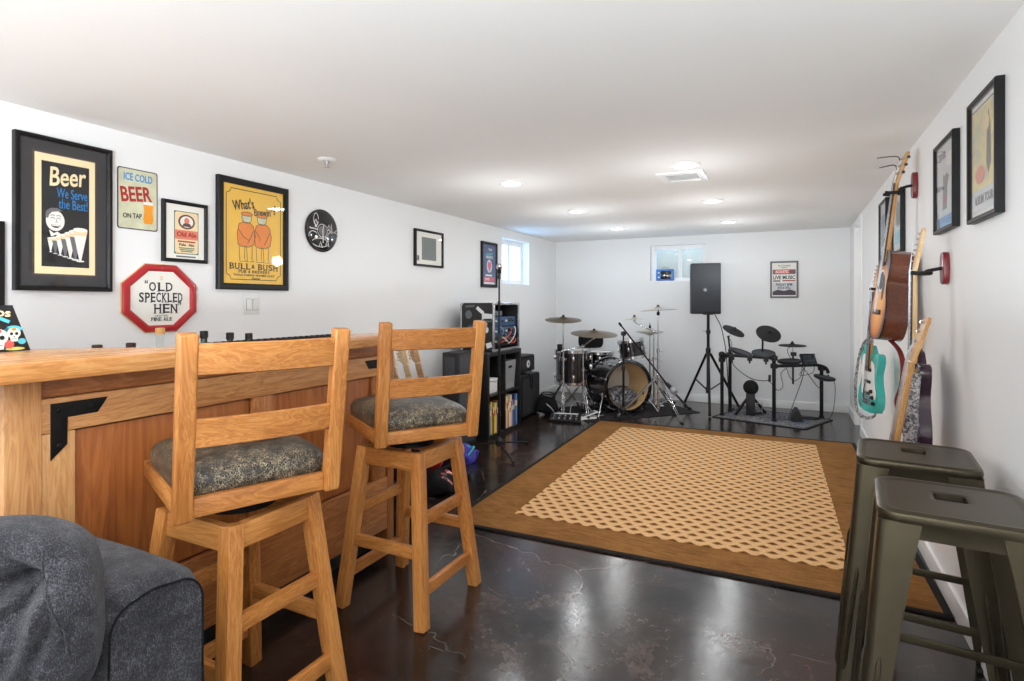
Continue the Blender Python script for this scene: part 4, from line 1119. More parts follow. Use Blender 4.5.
# --- small square frame, pale mat, speckled print
t, p, z = picture('framed_print', 'square black frame with wide pale mat around a grey speckled print', 'picture', 'L', 4.27, 1.739, .440, .330, .020, .030, 'black_lacquer', 'paper_white', 'mat_board')
sheet(.225, .205, z + .0006, 'print_speckle', t, 'print', -.002, -.002)
flat(rect(-.185, -.115, -.155, -.07), 'print_grey', t, z + .001, 'stamp')
glaze(.40, .29, .022, t)
# --- narrow blue poster
t, p, z = picture('framed_poster', 'narrow black framed blue poster with a pink heart shape beside the small side window', 'poster', 'L', 5.417, 1.663, .350, .495, .030, .026, 'black_lacquer', 'print_slate')
text('THE', .02, .165, .022, 'paper_white', p, .0016, w=.08, bold=.02); text('HAPPY', .0, .110, .030, 'print_aqua', p, .0016, w=.16, bold=.02, rot=rad(4)); text('HEARTS', .0, .080, .026, 'paper_white', p, .0016, w=.15, bold=.02)
flat(ell(0, -.015, .060, .072), 'print_mist', p, .0014, 'halo'); flat([(0, -.085), (-.038, -.02), (-.034, .022), (-.014, .032), (0, .018), (.014, .032), (.034, .022), (.038, -.02)], 'print_pink', p, .0022, 'heart')
flat(rect(-.085, -.125, .06, -.108), 'paper_white', p, .0014, 'caption_line'); flat(rect(-.12, -.185, .12, -.135), 'print_pink', p, .0014, 'band'); flat(rect(-.12, -.212, .12, -.19), 'paper_white', p, .0014, 'caption_line')
text('LIVE', -.05, -.16, .026, 'paper_white', p, .0024, w=.09, bold=.02)
glaze(.29, .435, .0195, t)
# --- edge of a frame just at the bar's sofa end
t, p, z = picture('framed_picture', 'dark picture frame almost out of view above the painted skull board', 'picture', 'L', .975, 1.41, .39, .36, .03, .026, 'black_lacquer', 'print_grey')
glaze(.33, .30, .0195, t)

# --- concert poster on the end wall
t, p, z = picture('framed_poster', 'small grey framed concert poster with a red band, alone on the end wall', 'poster', 'B', -.078, 1.522, .300, .435, .020, .016, 'print_grey', 'paper_white')
text('Fan Throwback', 0, .163, .020, 'print_green', p, .0016, w=.13, bold=.02); text('PRESENTS', 0, .138, .012, 'print_black', p, .0016, w=.07, bold=.02)
flat(rect(-.122, .062, .122, .118), 'print_grey', p, .0014, 'shade_band'); flat(rect(-.10, .070, .055, .112), 'print_coral', p, .0020, 'red_band'); text('ACOUSTIC', -.022, .091, .030, 'paper_white', p, .0028, w=.14, bold=.03); text('SOUL', .088, .093, .028, 'print_brick', p, .0028, w=.058, bold=.03)
text('LIVE MUSIC', 0, .022, .042, 'print_black', p, .0016, w=.235, bold=.04); flat(rect(-.02, -.022, .118, -.008), 'print_brick', p, .0014, 'stripe'); flat(rect(-.118, -.026, -.04, -.008), 'print_grey', p, .0014, 'stripe')
flat(rect(-.123, -.185, .123, -.035), 'print_mist', p, .0012, 'photo_ground'); text('FRIDAY 8PM', 0, -.062, .030, 'print_plum', p, .0020, w=.17, bold=.03); text('BAR & GRILL', 0, -.098, .026, 'print_plum', p, .0020, w=.14, bold=.03)
flat([(-.123, -.185), (.123, -.185), (.123, -.140), (.06, -.118), (0, -.135), (-.07, -.12), (-.123, -.145)], 'print_plum', p, .0016, 'skyline')

# --- pictures on the guitar wall
t, p, z = picture('framed_poster', 'black framed yellow illustrated poster nearest the metal stools on the guitar wall', 'poster', 'R', 2.392, 1.742, .315, .425, .018, .026, 'black_lacquer', 'paper_white', 'mat_board')
q = sheet(.262, .350, z, 'print_collage', t, 'print', 0, -.006)
flat(rect(-.131, -.175, .131, -.10), 'print_mist', q, .0016, 'caption_band'); text('ALBUM TOUR', 0, -.137, .030, 'print_grey', q, .0022, w=.2, bold=.02)
flat([(.03, -.02), (.035, .10), (.05, .15), (.07, .10), (.075, -.03), (.05, -.06)], 'print_grey', q, .0018, 'figure_drawing'); flat(ell(-.07, .09, .035, .045), 'print_sage', q, .0018, 'cloud'); flat(ell(-.04, -.05, .05, .03), 'print_salmon', q, .0022, 'drum_drawing'); flat(ell(.04, .11, .022, .026), 'print_peach', q, .0026, 'face_drawing')
sheet(.262, .004, z + .0006, 'print_grey', t, 'rule_line', 0, .176); glaze(.296, .394, .019, t)
t, p, z = picture('framed_poster', 'black framed pale poster with a blue lower edge, over the red guitar hanger', 'poster', 'R', 2.920, 1.742, .335, .385, .018, .026, 'black_lacquer', 'print_mist')
flat(rect(-.15, -.172, .15, -.128), 'print_sky', p, .0016, 'blue_band')
flat([(-.05, -.10), (.02, -.10), (.03, .0), (.06, .03), (.02, .05), (-.01, .04), (-.04, .05)], 'print_grey', p, .0016, 'tower_drawing'); flat(rect(-.045, -.075, .02, -.045), 'print_brick', p, .0022, 'red_patch'); flat(ell(.06, .10, .05, .03), 'paper_white', p, .0014, 'cloud')
text('TOUR', -.06, .13, .03, 'print_grey', p, .0018, w=.12, bold=.02); glaze(.299, .349, .019, t)
t, p, z = picture('framed_poster', 'black framed pale print hanging just behind the acoustic guitar neck', 'poster', 'R', 4.10, 1.735, .335, .375, .018, .026, 'black_lacquer', 'print_mist')
flat(rect(-.10, -.13, .10, -.05), 'print_aqua', p, .0016, 'blue_patch'); flat(ell(0, .05, .07, .08), 'print_grey', p, .0016, 'round_drawing'); glaze(.299, .339, .019, t)
t, p, z = picture('framed_poster', 'black framed grey print farthest along the guitar wall, next to the door', 'poster', 'R', 4.68, 1.745, .335, .43, .018, .026, 'black_lacquer', 'print_mist')
flat(rect(-.12, -.10, .12, .12), 'print_slate', p, .0016, 'dark_patch'); glaze(.299, .394, .019, t)

# --- painted skull board leaning on the bar top
t = thing('painted_board', 'black painted board of colourful sugar skulls propped on the bar top', 'painting', M=Matrix.Translation((-2.13, .80, 1.1005)) @ wallM('L', 0, 0).to_3x3().to_4x4() @ Matrix.Rotation(rad(-6), 4, 'X'))
MB().prism([(-.22, 0), (.106, 0), (.066, .142), (-.22, .142)], -.004, .004, bev=.001).obj('board', 'print_black', t); pz = .0052
text('ados', .024, .120, .024, 'print_peach', t, pz, w=.072, bold=.03, rot=rad(-6))
def skull(cx, cy, s, flower, hat):
    flat(ell(cx, cy + .006 * s, .026 * s, .025 * s), 'paper_white', t, pz + .0006, 'skull'); flat([(cx - .016 * s, cy - .010 * s), (cx + .016 * s, cy - .010 * s), (cx + .013 * s, cy - .034 * s), (cx - .013 * s, cy - .034 * s)], 'paper_white', t, pz + .0006, 'jaw')
    for e in (-.010, .010): flat(ell(cx + e * s, cy + .003 * s, .0065 * s, .0075 * s, 14), 'print_black', t, pz + .0012, 'eye_socket')
    flat([(cx, cy - .006 * s), (cx - .003 * s, cy - .013 * s), (cx + .003 * s, cy - .013 * s)], 'print_black', t, pz + .0012, 'nose_mark'); flat(ell(cx, cy + .024 * s, .010 * s, .007 * s, 12), flower, t, pz + .0014, 'flower')
    stroke([(cx - .010 * s, cy - .021 * s), (cx + .010 * s, cy - .021 * s)], .0016 * s, 'print_black', t, pz + .0012)
    flat(ell(cx, cy + .016 * s, .038 * s, .026 * s, 20, 10, 190), hat, t, pz, 'headscarf')
skull(.026, .040, .95, 'print_coral', 'print_black'); skull(.065, .052, .64, 'print_amber', 'print_aqua')
stroke(spline([(-.045, .085, 0), (-.02, .102, 0), (.02, .100, 0), (.040, .090, 0)], 5) and [(-.01, .088), (.012, .101), (.034, .101), (.056, .090)], .010, 'print_aqua', t, pz, 'scarf_drawing'); flat(ell(.010, .080, .014, .010), 'print_coral', t, pz + .0004, 'rose'); flat(ell(.052, .022, .012, .013), 'print_coral', t, pz + .0004, 'rose'); flat(ell(.084, .030, .010, .009), 'print_aqua', t, pz + .0004, 'leaf_drawing'); flat(ell(.066, .008, .024, .005), 'print_lime', t, pz + .0004, 'leaf_drawing')
MB().beam((-.03, .06, -.005), (-.03, .003, -.060), .05, .003).obj('easel_strut', 'print_black', t)
# =============================================== music corner on the left wall
def shelf_unit(label, y0, y1, x0, x1, h, cols, rows, name='cube_shelf'):
    t = thing(name, label, 'shelf', ((x0 + x1) / 2, (y0 + y1) / 2, 0), 0, 'black cube shelves')
    w, dp, th = y1 - y0, x1 - x0, .036
    for s in (-1, 1): MB().box((0, s * (w / 2 - th / 2), h / 2), (dp, th, h), bev=.002).obj('side_panel', 'black_laminate', t)
    for zz in (th / 2, h - th / 2): MB().box((0, 0, zz), (dp, w - 2 * th, th), bev=.002).obj('shelf_board', 'black_laminate', t)
    for i in range(1, cols): MB().box((0, -w / 2 + th / 2 + (w - th) * i / cols, h / 2), (dp - .004, .018, h - 2 * th)).obj('divider', 'black_laminate', t)
    for j in range(1, rows):
        MB().box((0, 0, th / 2 + (h - th) * j / rows), (dp - .004, w - 2 * th, .018)).obj('shelf_board', 'black_laminate', t)
    MB().box((-dp / 2 + .004, 0, h / 2), (.006, w - 2 * th, h - 2 * th)).obj('back_panel', 'black_laminate', t)
    return t
shelf_unit('black two by two cube shelf holding books, a white box and a silver bin', 4.445, 5.145, -2.84, -2.45, .79, 2, 2)
def bin_(label, y0, y1, z0, z1, mat, grp, name='storage_bin', x1=-2.475):
    t = thing(name, label, 'bin', (x1 - .15, (y0 + y1) / 2, z0), 0, grp); w, h = y1 - y0, z1 - z0
    mb = MB(); k = .94
    lp = [(.14 * k, w / 2 * k, 0.0), (.15, w / 2, h), (.143, w / 2 - .007, h), (.143 * k, (w / 2 - .007) * k, .006)]
    L = [[mb.bm.verts.new(p) for p in ((-a, -b, z), (a, -b, z), (a, b, z), (-a, b, z))] for a, b, z in lp]
    for a, b in zip(L, L[1:]):
        for i in range(4): mb.bm.faces.new((a[i], a[(i + 1) % 4], b[(i + 1) % 4], b[i]))
    mb.bm.faces.new(L[0][::-1]); mb.bm.faces.new(L[-1])
    mb.obj('bin_body', mat, t)
    MB().box((.147, 0, h * .78), (.008, .07, .022), bev=.003).obj('pull_tab', 'black_fabric', t)
t = thing('tower_speaker', 'slim black speaker with grey grilles standing against the side of the book shelf', 'speaker', (-2.575, 4.17, 0))
MB().box((0, 0, .415), (.15, .32, .826), bev=.008).obj('cabinet', 'black_laminate', t)
for z0, z1 in ((.60, .80), (.33, .58), (.05, .31)): MB().box((.0755, .005, (z0 + z1) / 2), (.006, .27, z1 - z0), bev=.004).obj('grille', 'dark_fabric', t)
MB().box((.0, -.1605, .71), (.10, .005, .16), bev=.003).obj('side_plate', 'dark_fabric', t)
bin_('silver grey bin in the upper cube of the book shelf', 4.83, 5.075, .4045, .68, 'silver_plastic', None)
t = thing('white_box', 'white box with a dangling cable, in the upper cube beside the silver bin', 'box', (-2.60, 4.615, .4045))
MB().box((0, 0, .055), (.20, .215, .11), bev=.004).obj('box_body', 'white_plastic', t); MB().box((0, 0, .121), (.206, .221, .022), bev=.004).obj('lid', 'white_plastic', t)
# books in the lower cubes
rng = random.Random(3)
bc = [('white', rgb(226, 224, 214)), ('grey', rgb(150, 150, 146)), ('black', rgb(34, 32, 32)), ('yellow', rgb(226, 186, 50)), ('cream', rgb(226, 210, 170)), ('dark brown', rgb(86, 54, 40)), ('tan', rgb(178, 128, 80)), ('orange', rgb(214, 120, 50)), ('teal', rgb(60, 120, 120)), ('sky blue', rgb(86, 150, 200)), ('navy', rgb(40, 58, 110)), ('red', rgb(160, 44, 40)), ('dark green', rgb(50, 82, 62))]
BM = {n: simple('cover_' + n.replace(' ', '_'), c, .55, var=.05) for n, c in bc}
simple('page_block', rgb(232, 224, 204), .8, var=.05)
def book(y, w, h, d, col, z, label, lean=0):
    t = thing('book', label, 'book', (-2.465, y, z), 0, 'books in the lower cubes of the shelf')
    R = Matrix.Rotation(lean, 4, 'X')
    MB().prism([(-d, -w / 2 + .0025), (-.003, -w / 2 + .0025), (-.003, w / 2 - .0025), (-d, w / 2 - .0025)], .004, h - .004, R).obj('pages', 'page_block', t)
    mb = MB()
    mb.prism([(-d - .003, -w / 2), (-.004, -w / 2), (0, -w / 2 + .005), (0, w / 2 - .005), (-.004, w / 2), (-d - .003, w / 2), (-d - .003, w / 2 - .002), (-.005, w / 2 - .002), (-.002, w / 2 - .006), (-.002, -w / 2 + .006), (-.005, -w / 2 + .002), (-d - .003, -w / 2 + .002)], 0.0005, h, R)
    mb.obj('cover', BM[col], t)
    MB().prism([(.0002, -w * .28), (.0009, -w * .28), (.0009, w * .28), (.0002, w * .28)], h * .62, h * .80, R).obj('spine_label', 'paper_cream' if col not in ('white', 'cream', 'yellow') else 'print_brick', t)
seq1 = ['white', 'grey', 'yellow', 'black', 'yellow', 'cream', 'dark brown', 'orange', 'tan']
seq2 = ['teal', 'cream', 'orange', 'white', 'cream', 'sky blue', 'red', 'navy', 'sky blue']
ordw = ['first', 'second', 'third', 'fourth', 'fifth', 'sixth', 'seventh', 'eighth', 'ninth']
for seq, ya, cube in ((seq1, 4.487, 'cube under the white box'), (seq2, 4.812, 'cube under the silver bin')):
    y = ya
    for i, c in enumerate(seq):
        w = .022 + .013 * rng.random(); h = .225 + .085 * rng.random(); dd = .15 + .05 * rng.random()
        y += w / 2
        book(y, w - .0006, h, dd, c, .0365, '%s book, %s from the bar side in the %s' % (c, ordw[i], cube)); y += w / 2 + .0004
# road cases on top
def corner_caps(t, X, Y, Z, mat='steel'):
    for x in X:
        for y in Y:
            for z in Z:
                MB().ball((x, y, z), .016, 12).obj('corner_cap', mat, t)
simple('sticker_white', rgb(225, 226, 228), .5); simple('sticker_grey', rgb(96, 98, 102), .5)
def onface(cx, cz, pts, mat, rot=0., x=.1708, name='sticker', par=None, ysgn=1):
    M = Matrix(((0, 0, 1, x), (1, 0, 0, cx), (0, 1, 0, cz), (0, 0, 0, 1))) @ Matrix.Rotation(rot, 4, 'Z')
    return MB().prism(pts, 0, .0012, M).obj(name, mat, par)
# open rack
t = thing('rack_case', 'open silver edged road case with blue rack units, cables and stickers on its side', 'rack case', (-2.645, 4.865, .7905))
mb = MB()
for y in (-.262, .262): mb.box((-.01, y, .229), (.36, .016, .44), bev=.003)
for z in (.010, .448): mb.box((0, 0, z), (.34, .508, .016), bev=.003)
mb.box((-.166, 0, .229), (.008, .508, .422)); mb.obj('case_shell', 'black_tolex', t)
mb = MB()
for y in (-.262, .262): mb.box((.172, y, .229), (.014, .026, .456), bev=.004)
for z in (.010, .448): mb.box((.172, 0, z), (.013, .500, .024), bev=.004)
mb.obj('front_trim', 'steel', t)
mb = MB()
for x in (-.178, ): mb.box((x, -.262, .229), (.014, .024, .456), bev=.004)
mb.obj('rear_trim', 'steel', t)
def onside(cx, cz, pts, mat, rot=0.):
    M = Matrix(((1, 0, 0, cx), (0, 0, -1, -.2702), (0, 1, 0, cz), (0, 0, 0, 1))) @ Matrix.Rotation(rot, 4, 'Z')
    return MB().prism(pts, 0, .0012, M).obj('sticker', mat, t)
onside(.03, .385, rect(-.045, -.016, .045, .016), 'sticker_white', rad(-38)); onside(.105, .325, rect(-.055, -.030, .055, .030), 'sticker_white', rad(-4)); onside(.112, .292, rect(-.045, -.016, .045, .016), 'sticker_grey', rad(2))
onside(-.095, .345, ell(0, 0, .036, .040, 24), 'sticker_grey'); onside(.10, .205, ell(0, 0, .020, .030, 16), 'sticker_white'); onside(-.04, .235, rect(-.06, -.020, .06, .020), 'sticker_grey', rad(8))
onside(.125, .06, rect(-.030, -.024, .030, .024), 'sticker_white', rad(16)); onside(-.10, .10, rect(-.05, -.02, .05, .02), 'sticker_grey', rad(-8)); onside(-.08, .425, rect(-.05, -.010, .05, .010), 'sticker_grey', rad(3))
MB().box((0, -.2705, .245), (.345, .004, .008)).obj('lid_joint', 'black_plastic', t)
MB().box((.09, -.273, .245), (.035, .008, .05), bev=.003).obj('latch', 'steel', t)
simple('rack_blue', rgb(52, 84, 120), .4, .3, var=.12, vscale=20)
for (z, h, m) in ((.262, .088, 'rack_blue'), (.165, .088, 'rack_blue'), (.070, .088, 'black_steel')):
    u = MB().box((.03, 0, z + h / 2 - .03), (.24, .480, h), bev=.003).obj('rack_unit', m, t)
    for k in range(6): MB().lathe([(0, .016), (.008, .015), (.010, 0)], Matrix.Translation((.151, -.19 + k * .07, z + .02)) @ Matrix.Rotation(PI / 2, 4, 'Y'), 12).obj('control_knob', 'black_plastic' if k % 3 else 'white_plastic', u)
    MB().box((.1515, .12, z + .035), (.003, .09, .025)).obj('display', 'black_gloss' if m == 'rack_blue' else 'sticker_grey', u)
MB().box((-.02, .07, .352), (.14, .15, .05), bev=.01).obj('small_pedal', 'silver_plastic', t); MB().box((.0, -.11, .342), (.16, .17, .03), bev=.01).obj('folded_cloth', 'grey_fabric', t)
rr = random.Random(5)
for k in range(9):
    y0, y1 = -.2 + .42 * rr.random(), -.2 + .42 * rr.random(); z0, z1 = .06 + .18 * rr.random(), .05 + .10 * rr.random()
    MB().tube(bez((.155, y0, z0), (.20, y0, z0 - .02), (.21, y1, z1 + .02), (.156, y1, z1), 12), .0042, 6).obj('patch_cable', ('black_rubber', 'print_coral', 'white_plastic', 'silver_plastic')[k % 4], t)
corner_caps(t, (-.172, .168,), (-.262, .262), (.014, .444))
# slumped gig bag between the case and the combo
t = thing('gig_bag', 'black padded gig bag leaning behind the combo amplifiers', 'bag', (-2.80, 5.27, 0), 0)
mb = MB()
def bagp(u, v):
    a = u * 2 * PI; z = v * 1.12; k = (1 - .35 * v ** 1.5) * (1 if v < .93 else math.cos((v - .93) / .07 * 1.2))
    if v < .04: k *= .75 + .25 * v / .04
    return V((.055 * k * math.cos(a) - .035 * v, .085 * k * math.sin(a) - .05 * v, .002 + z))
mb.grid(bagp, 28, 30, True); mb.obj('bag_body', 'black_fabric', t, 60)
MB().tube(spline([(.02, .055, .30), (.07, .075, .5), (.06, .035, .72)], 6), .010, 8).obj('carry_strap', 'black_fabric', t)
# amplifiers
def amp(name, label, y0, y1, x1, z0, z1, badge=False):
    t = thing(name, label, 'amplifier', (x1 - .14, (y0 + y1) / 2, z0), 0, 'amplifiers beside the shelf'); w, h = y1 - y0, z1 - z0
    MB().box((0, 0, h / 2 + .006), (.28, w, h - .012), bev=.014, seg=3).obj('cabinet', 'black_tolex', t)
    MB().box((.1405, 0, h / 2), (.010, w - .05, h - .07), bev=.004).obj('grille', 'grille_cloth', t)
    mb = MB()
    for yy in (-w / 2 + .018, w / 2 - .018): mb.box((.142, yy, h / 2), (.010, .014, h - .036), bev=.002)
    for zz in (.024, h - .020): mb.box((.142, 0, zz), (.009, w - .05, .014), bev=.002)
    mb.obj('grille_frame', 'black_plastic', t)
    MB().tube(spline([(0, -.09, h - .004), (0, -.075, h + .014), (0, .075, h + .014), (0, .09, h - .004)], 5), .009, 8).obj('carry_handle', 'black_rubber', t)
    for x in (-.11, .11):
        for y in (-w / 2 + .04, w / 2 - .04): MB().cyl((x, y, 0.0005), (x, y, .008), .014, seg=12).obj('foot', 'black_rubber', t)
    if badge:
        M = Matrix.Translation((.1465, 0, h / 2)) @ Matrix.Rotation(PI / 2, 4, 'Y')
        b = MB().lathe([(0, .003), (.040, .002), (.042, 0)], M, 30).obj('round_badge', 'sticker_white', t)
        q = bpy.data.objects.new('badge_mark', None)
        MB().box((.1500, 0, h / 2), (.001, .030, .030), rot=Matrix.Rotation(rad(45), 4, 'X')).obj('badge_mark', 'print_grey', b)
    return t
amp('amplifier_cabinet', 'large black amplifier cabinet on the floor under the small amplifier', 5.42, 5.90, -2.58, 0, .462)
amp('combo_amplifier', 'small black amplifier with a round white badge on top of the bigger cabinet', 5.455, 5.80, -2.60, .478, .672, True)
# cable hanging over the cabinet
tag(MB().tube(spline([(-2.575, 5.60, .47), (-2.562, 5.60, .45), (-2.558, 5.615, .36), (-2.555, 5.64, .30), (-2.556, 5.66, .36), (-2.558, 5.65, .44)], 6), .006, 8).obj('cable', 'black_rubber'), 'short black cable looped over the front of the large amplifier cabinet', 'cable')
# black bag of cables beside the drums
t = thing('duffel_bag', 'black slumped bag with a wire handle between the amplifiers and the drums', 'bag', (-2.44, 5.79, 0), rad(20))
mb = MB(); mb.grid(lambda u, v: (lambda P: V((P.x, P.y, max(P.z, 0))))(sup(u, v, (0, 0, .10), (.115, .10, .10), 4, 3, lambda P: lump(P, 7, .03))), 48, 26, True)
for v in mb.bm.verts: v.co.z += .002
mb.obj('bag_body', 'black_fabric', t, 60)
for s in (-1, 1): MB().tube(spline([(-.09, s * .05, .185), (-.05, s * .07, .235), (.05, s * .07, .235), (.09, s * .05, .185)], 6), .008, 8).obj('carry_handle', 'black_rubber', t)
MB().tube([(.0, -.112, .14), (.05, -.116, .10), (.08, -.110, .06)], .006, 6).obj('zip_pull', 'steel', t)

# ------------------------------------------------------------ straight mic stand
def mic(name, label, M):
    t = thing(name, label, 'microphone', M=M)
    MB().lathe([(0, 0), (.010, .001), (.012, .01), (.016, .10), (.0175, .118), (0, .118)], seg=18).obj('mic_handle', 'black_plastic', t)
    MB().lathe([(.0172, .1185), (.023, .128), (.026, .142), (.025, .158), (.018, .170), (.008, .176), (0, .177)], seg=20).obj('mic_grille', 'steel', t)
    MB().lathe([(.0262, .140), (.0268, .143), (.0262, .146)], seg=20).obj('grille_band', 'chrome', t)
    return t
t = thing('microphone_stand', 'tall straight black microphone stand in front of the book shelf', 'microphone stand', (-2.19, 4.17, 0), 0)
for a in (75, 195, 315):
    d = V((math.cos(rad(a)), math.sin(rad(a)), 0))
    l = MB().beam(d * .03 + V((0, 0, .075)), d * .36 + V((0, 0, .016)), .020, .012, bev=.003).obj('leg', 'black_steel', t); MB().ball(d * .365 + V((0, 0, .0135)), (.016, .016, .012), 12).obj('rubber_foot', 'black_rubber', l)
MB().lathe([(.014, .05), (.030, .055), (.032, .10), (.020, .115), (.014, .13)], seg=20).obj('hub', 'black_plastic', t)
MB().cyl((0, 0, .05), (0, 0, .95), .0115, seg=14).obj('lower_tube', 'black_steel', t)
MB().lathe([(.0115, .90), (.020, .905), (.021, .96), (.012, .98)], seg=18).obj('clutch', 'black_plastic', t)
MB().cyl((0, 0, .94), (0, 0, 1.455), .0075, seg=12).obj('upper_tube', 'black_steel', t)
MB().lathe([(.0075, 1.23), (.012, 1.235), (.012, 1.26), (.0075, 1.265)], seg=14).obj('collar', 'black_plastic', t)
MB().lathe([(.008, 1.445), (.014, 1.45), (.014, 1.475), (.009, 1.485), (.009, 1.50)], seg=14).obj('clip_joint', 'black_plastic', t)
MB().tube([(-.012, .020, 1.503), (.0, -.004, 1.513), (.012, -.026, 1.524)], .0195, 14).obj('mic_clip', 'black_plastic', t)
mic('microphone', 'microphone clipped on top of the tall straight stand near the narrow blue poster', Matrix.Translation((-2.225, 4.245, 1.492)) @ frame_to((.40, -.80, .35)))
tag(MB().tube(spline([(-2.225, 4.255, 1.488), (-2.232, 4.26, 1.44), (-2.207, 4.195, 1.30), (-2.203, 4.185, .95), (-2.21, 4.19, .75), (-2.26, 4.30, .62), (-2.33, 4.42, .55), (-2.40, 4.50, .53), (-2.49, 4.56, .52)], 7), .0035, 6).obj('cable', 'silver_plastic'), 'thin grey cable running from the tall mic stand into the shelf', 'cable')

# -------------------------------------------------- guitar rack behind the stool
t = thing('guitar_rack', 'low black guitar rack holding four guitars beside the bar end', 'guitar rack', (-2.47, 3.30, 0))
for s in (-1, 1):
    y = s * .30
    MB().tube(spline([(.26, y, .012), (.0, y, .012), (-.26, y, .012)], 4), .012, 10).obj('base_tube', 'black_steel', t)
    MB().tube([(-.18, y, .012), (-.10, y, .40), (-.10, y, .66)], .012, 10).obj('upright', 'black_steel', t)
MB().tube([(-.10, -.30, .655), (-.10, .30, .655)], .014, 10).obj('neck_bar', 'black_rubber', t)
MB().tube([(.20, -.30, .045), (.20, .30, .045)], .014, 10).obj('cradle_bar', 'black_rubber', t); MB().tube([(-.10, -.30, .045), (-.10, .30, .045)], .014, 10).obj('cradle_bar', 'black_rubber', t)
for k in range(5): MB().tube([(-.10, -.28 + .14 * k, .655), (-.05, -.28 + .14 * k, .668), (-.03, -.28 + .14 * k, .675)], .008, 8).obj('divider_peg', 'black_rubber', t)

# --------------------------------------------------------------- guitar builder
EL = [(-.03, .42), (-.045, .40), (-.10, .43), (-.155, .425), (-.168, .37), (-.150, .30), (-.128, .25), (-.135, .18), (-.165, .11), (-.165, .05), (-.135, .010), (-.07, -.002), (0, -.004), (.08, .0), (.145, .02), (.170, .07), (.160, .13), (.130, .19), (.120, .25), (.135, .30), (.140, .345), (.118, .375), (.085, .37), (.06, .345), (.04, .345), (.03, .36)]
AC = [(0, .475), (.06, .472), (.115, .445), (.138, .395), (.130, .335), (.118, .30), (.130, .25), (.165, .19), (.182, .13), (.170, .065), (.125, .018), (.06, .002), (0, 0), (-.06, .002), (-.125, .018), (-.170, .065), (-.182, .13), (-.165, .19), (-.130, .25), (-.118, .30), (-.130, .335), (-.138, .395), (-.115, .445), (-.06, .472)]
def smooth2(pts, n=5): return [(p.x, p.y) for p in spline([(a, b, 0) for a, b in pts], n, True)]
def guitar(label, M, kind='electric', body_mat='teal_gloss', neck='maple_wood', board='rosewood', side=None, pegs_dark=False, bass=False, guard='white_plastic'):
    """local: x across, y up along the neck from the body end, z out of the soundboard"""
    t = thing('bass_guitar' if bass else ('acoustic_guitar' if kind == 'acoustic' else 'electric_guitar'), label, 'guitar', M=M, group='guitars')
    if kind == 'acoustic':
        o = smooth2(AC); dep = .105; yb = .475
        MB().prism(o, -dep, -.004).obj('body_sides', side or 'mahogany_wood', t, 40)
        tp = MB().prism(o, -.004, .0, bev=.0008); tp_ = tp.obj('soundboard', body_mat, t)
        mb = MB(); n = len(o)
        A = [mb.bm.verts.new((x * 1.006, y * 1.004 - .001, -.007)) for x, y in o]; B = [mb.bm.verts.new((x * 1.006, y * 1.004 - .001, .0006)) for x, y in o]; Cc = [mb.bm.verts.new((x * .985, .006 + y * .977, .0008)) for x, y in o]
        for i in range(n):
            j = (i + 1) % n; mb.bm.faces.new((A[i], A[j], B[j], B[i])); mb.bm.faces.new((B[i], B[j], Cc[j], Cc[i]))
        mb.obj('binding', 'black_binding', t)
        MB().lathe([(0, .0008), (.046, .0008), (.050, .0006)], Matrix.Translation((0, .315, .0004)), 30).obj('sound_hole', 'print_black', t)
        MB().lathe([(.050, .0010), (.060, .0010)], Matrix.Translation((0, .315, .0004)), 30).obj('rosette', 'bone', t)
        MB().box((0, .145, .005), (.15, .026, .009), bev=.003).obj('bridge', 'rosewood', t)
        MB().prism(smooth2([(.03, .33), (.055, .34), (.085, .29), (.080, .22), (.045, .22)], 4), .0008, .0018).obj('pickguard', 'print_black', t)
        zn = .004
    else:
        o = smooth2(EL); dep = .042; yb = .345
        MB().prism(o, -dep, 0, bev=.007).obj('body', body_mat, t, 30)
        MB().prism(smooth2([(-.02, .33), (-.10, .36), (-.125, .28), (-.105, .20), (-.10, .11), (-.02, .10), (.07, .10), (.125, .09), (.135, .13), (.10, .20), (.09, .28), (.05, .32)], 4), .0005, .0025).obj('pickguard', guard, t)
        for y in ((.115, .19, .265) if not bass else (.16, .20)): MB().box((0, y, .006), (.085, .020, .010), bev=.004).obj('pickup', 'black_plastic', t)
        MB().box((0, .07, .006), (.085, .042, .012), bev=.003).obj('bridge', 'chrome', t)
        for k in range(3): MB().lathe([(0, .018), (.010, .017), (.013, .002)], Matrix.Translation((.075 + .022 * k, .135 - .035 * k, .0025)), 16).obj('control_knob', 'black_plastic', t)
        if kind == 'electric' and not bass: MB().tube(spline([(.03, .075, .012), (.06, .10, .045), (.09, .19, .05)], 5), .0028, 6).obj('tremolo_arm', 'black_steel', t)
        zn = .010
    L = .36 if kind == 'acoustic' else (.66 if bass else .42)
    y0, y1 = yb - .06, yb + L
    mb = MB(); rows = []
    for k in range(9):
        f = k / 8; y = y0 + (y1 - y0) * f; w = (.028 - .006 * f); th = (.023 - .004 * f) * (1.0 if f > .18 else 1.0 + (.18 - f) * 4)
        rows.append([mb.bm.verts.new((w * math.cos(a), y, zn - th * math.sin(a) * (1.0))) for a in [PI * i / 10 for i in range(11)]])
    for a, b in zip(rows, rows[1:]):
        for i in range(10): mb.bm.faces.new((a[i], a[i + 1], b[i + 1], b[i]))
        mb.bm.faces.new((a[0], b[0], b[10], a[10]))
    mb.bm.faces.new(rows[0]); mb.bm.faces.new(rows[-1][::-1])
    for r in rows:
        for v in r: v[mb.g] = V((v.co.y, v.co.x, v.co.z))
    mb.obj('neck', neck, t)
    fb = MB().prism([(-.0275, y0 - .02), (.0275, y0 - .02), (.0215, y1), (-.0215, y1)], zn + .0004, zn + .006, bev=.001).obj('fretboard', board, t)
    mb = MB()
    sl = (y1 - (yb * .0 + (.145 if kind == 'acoustic' else .07)))
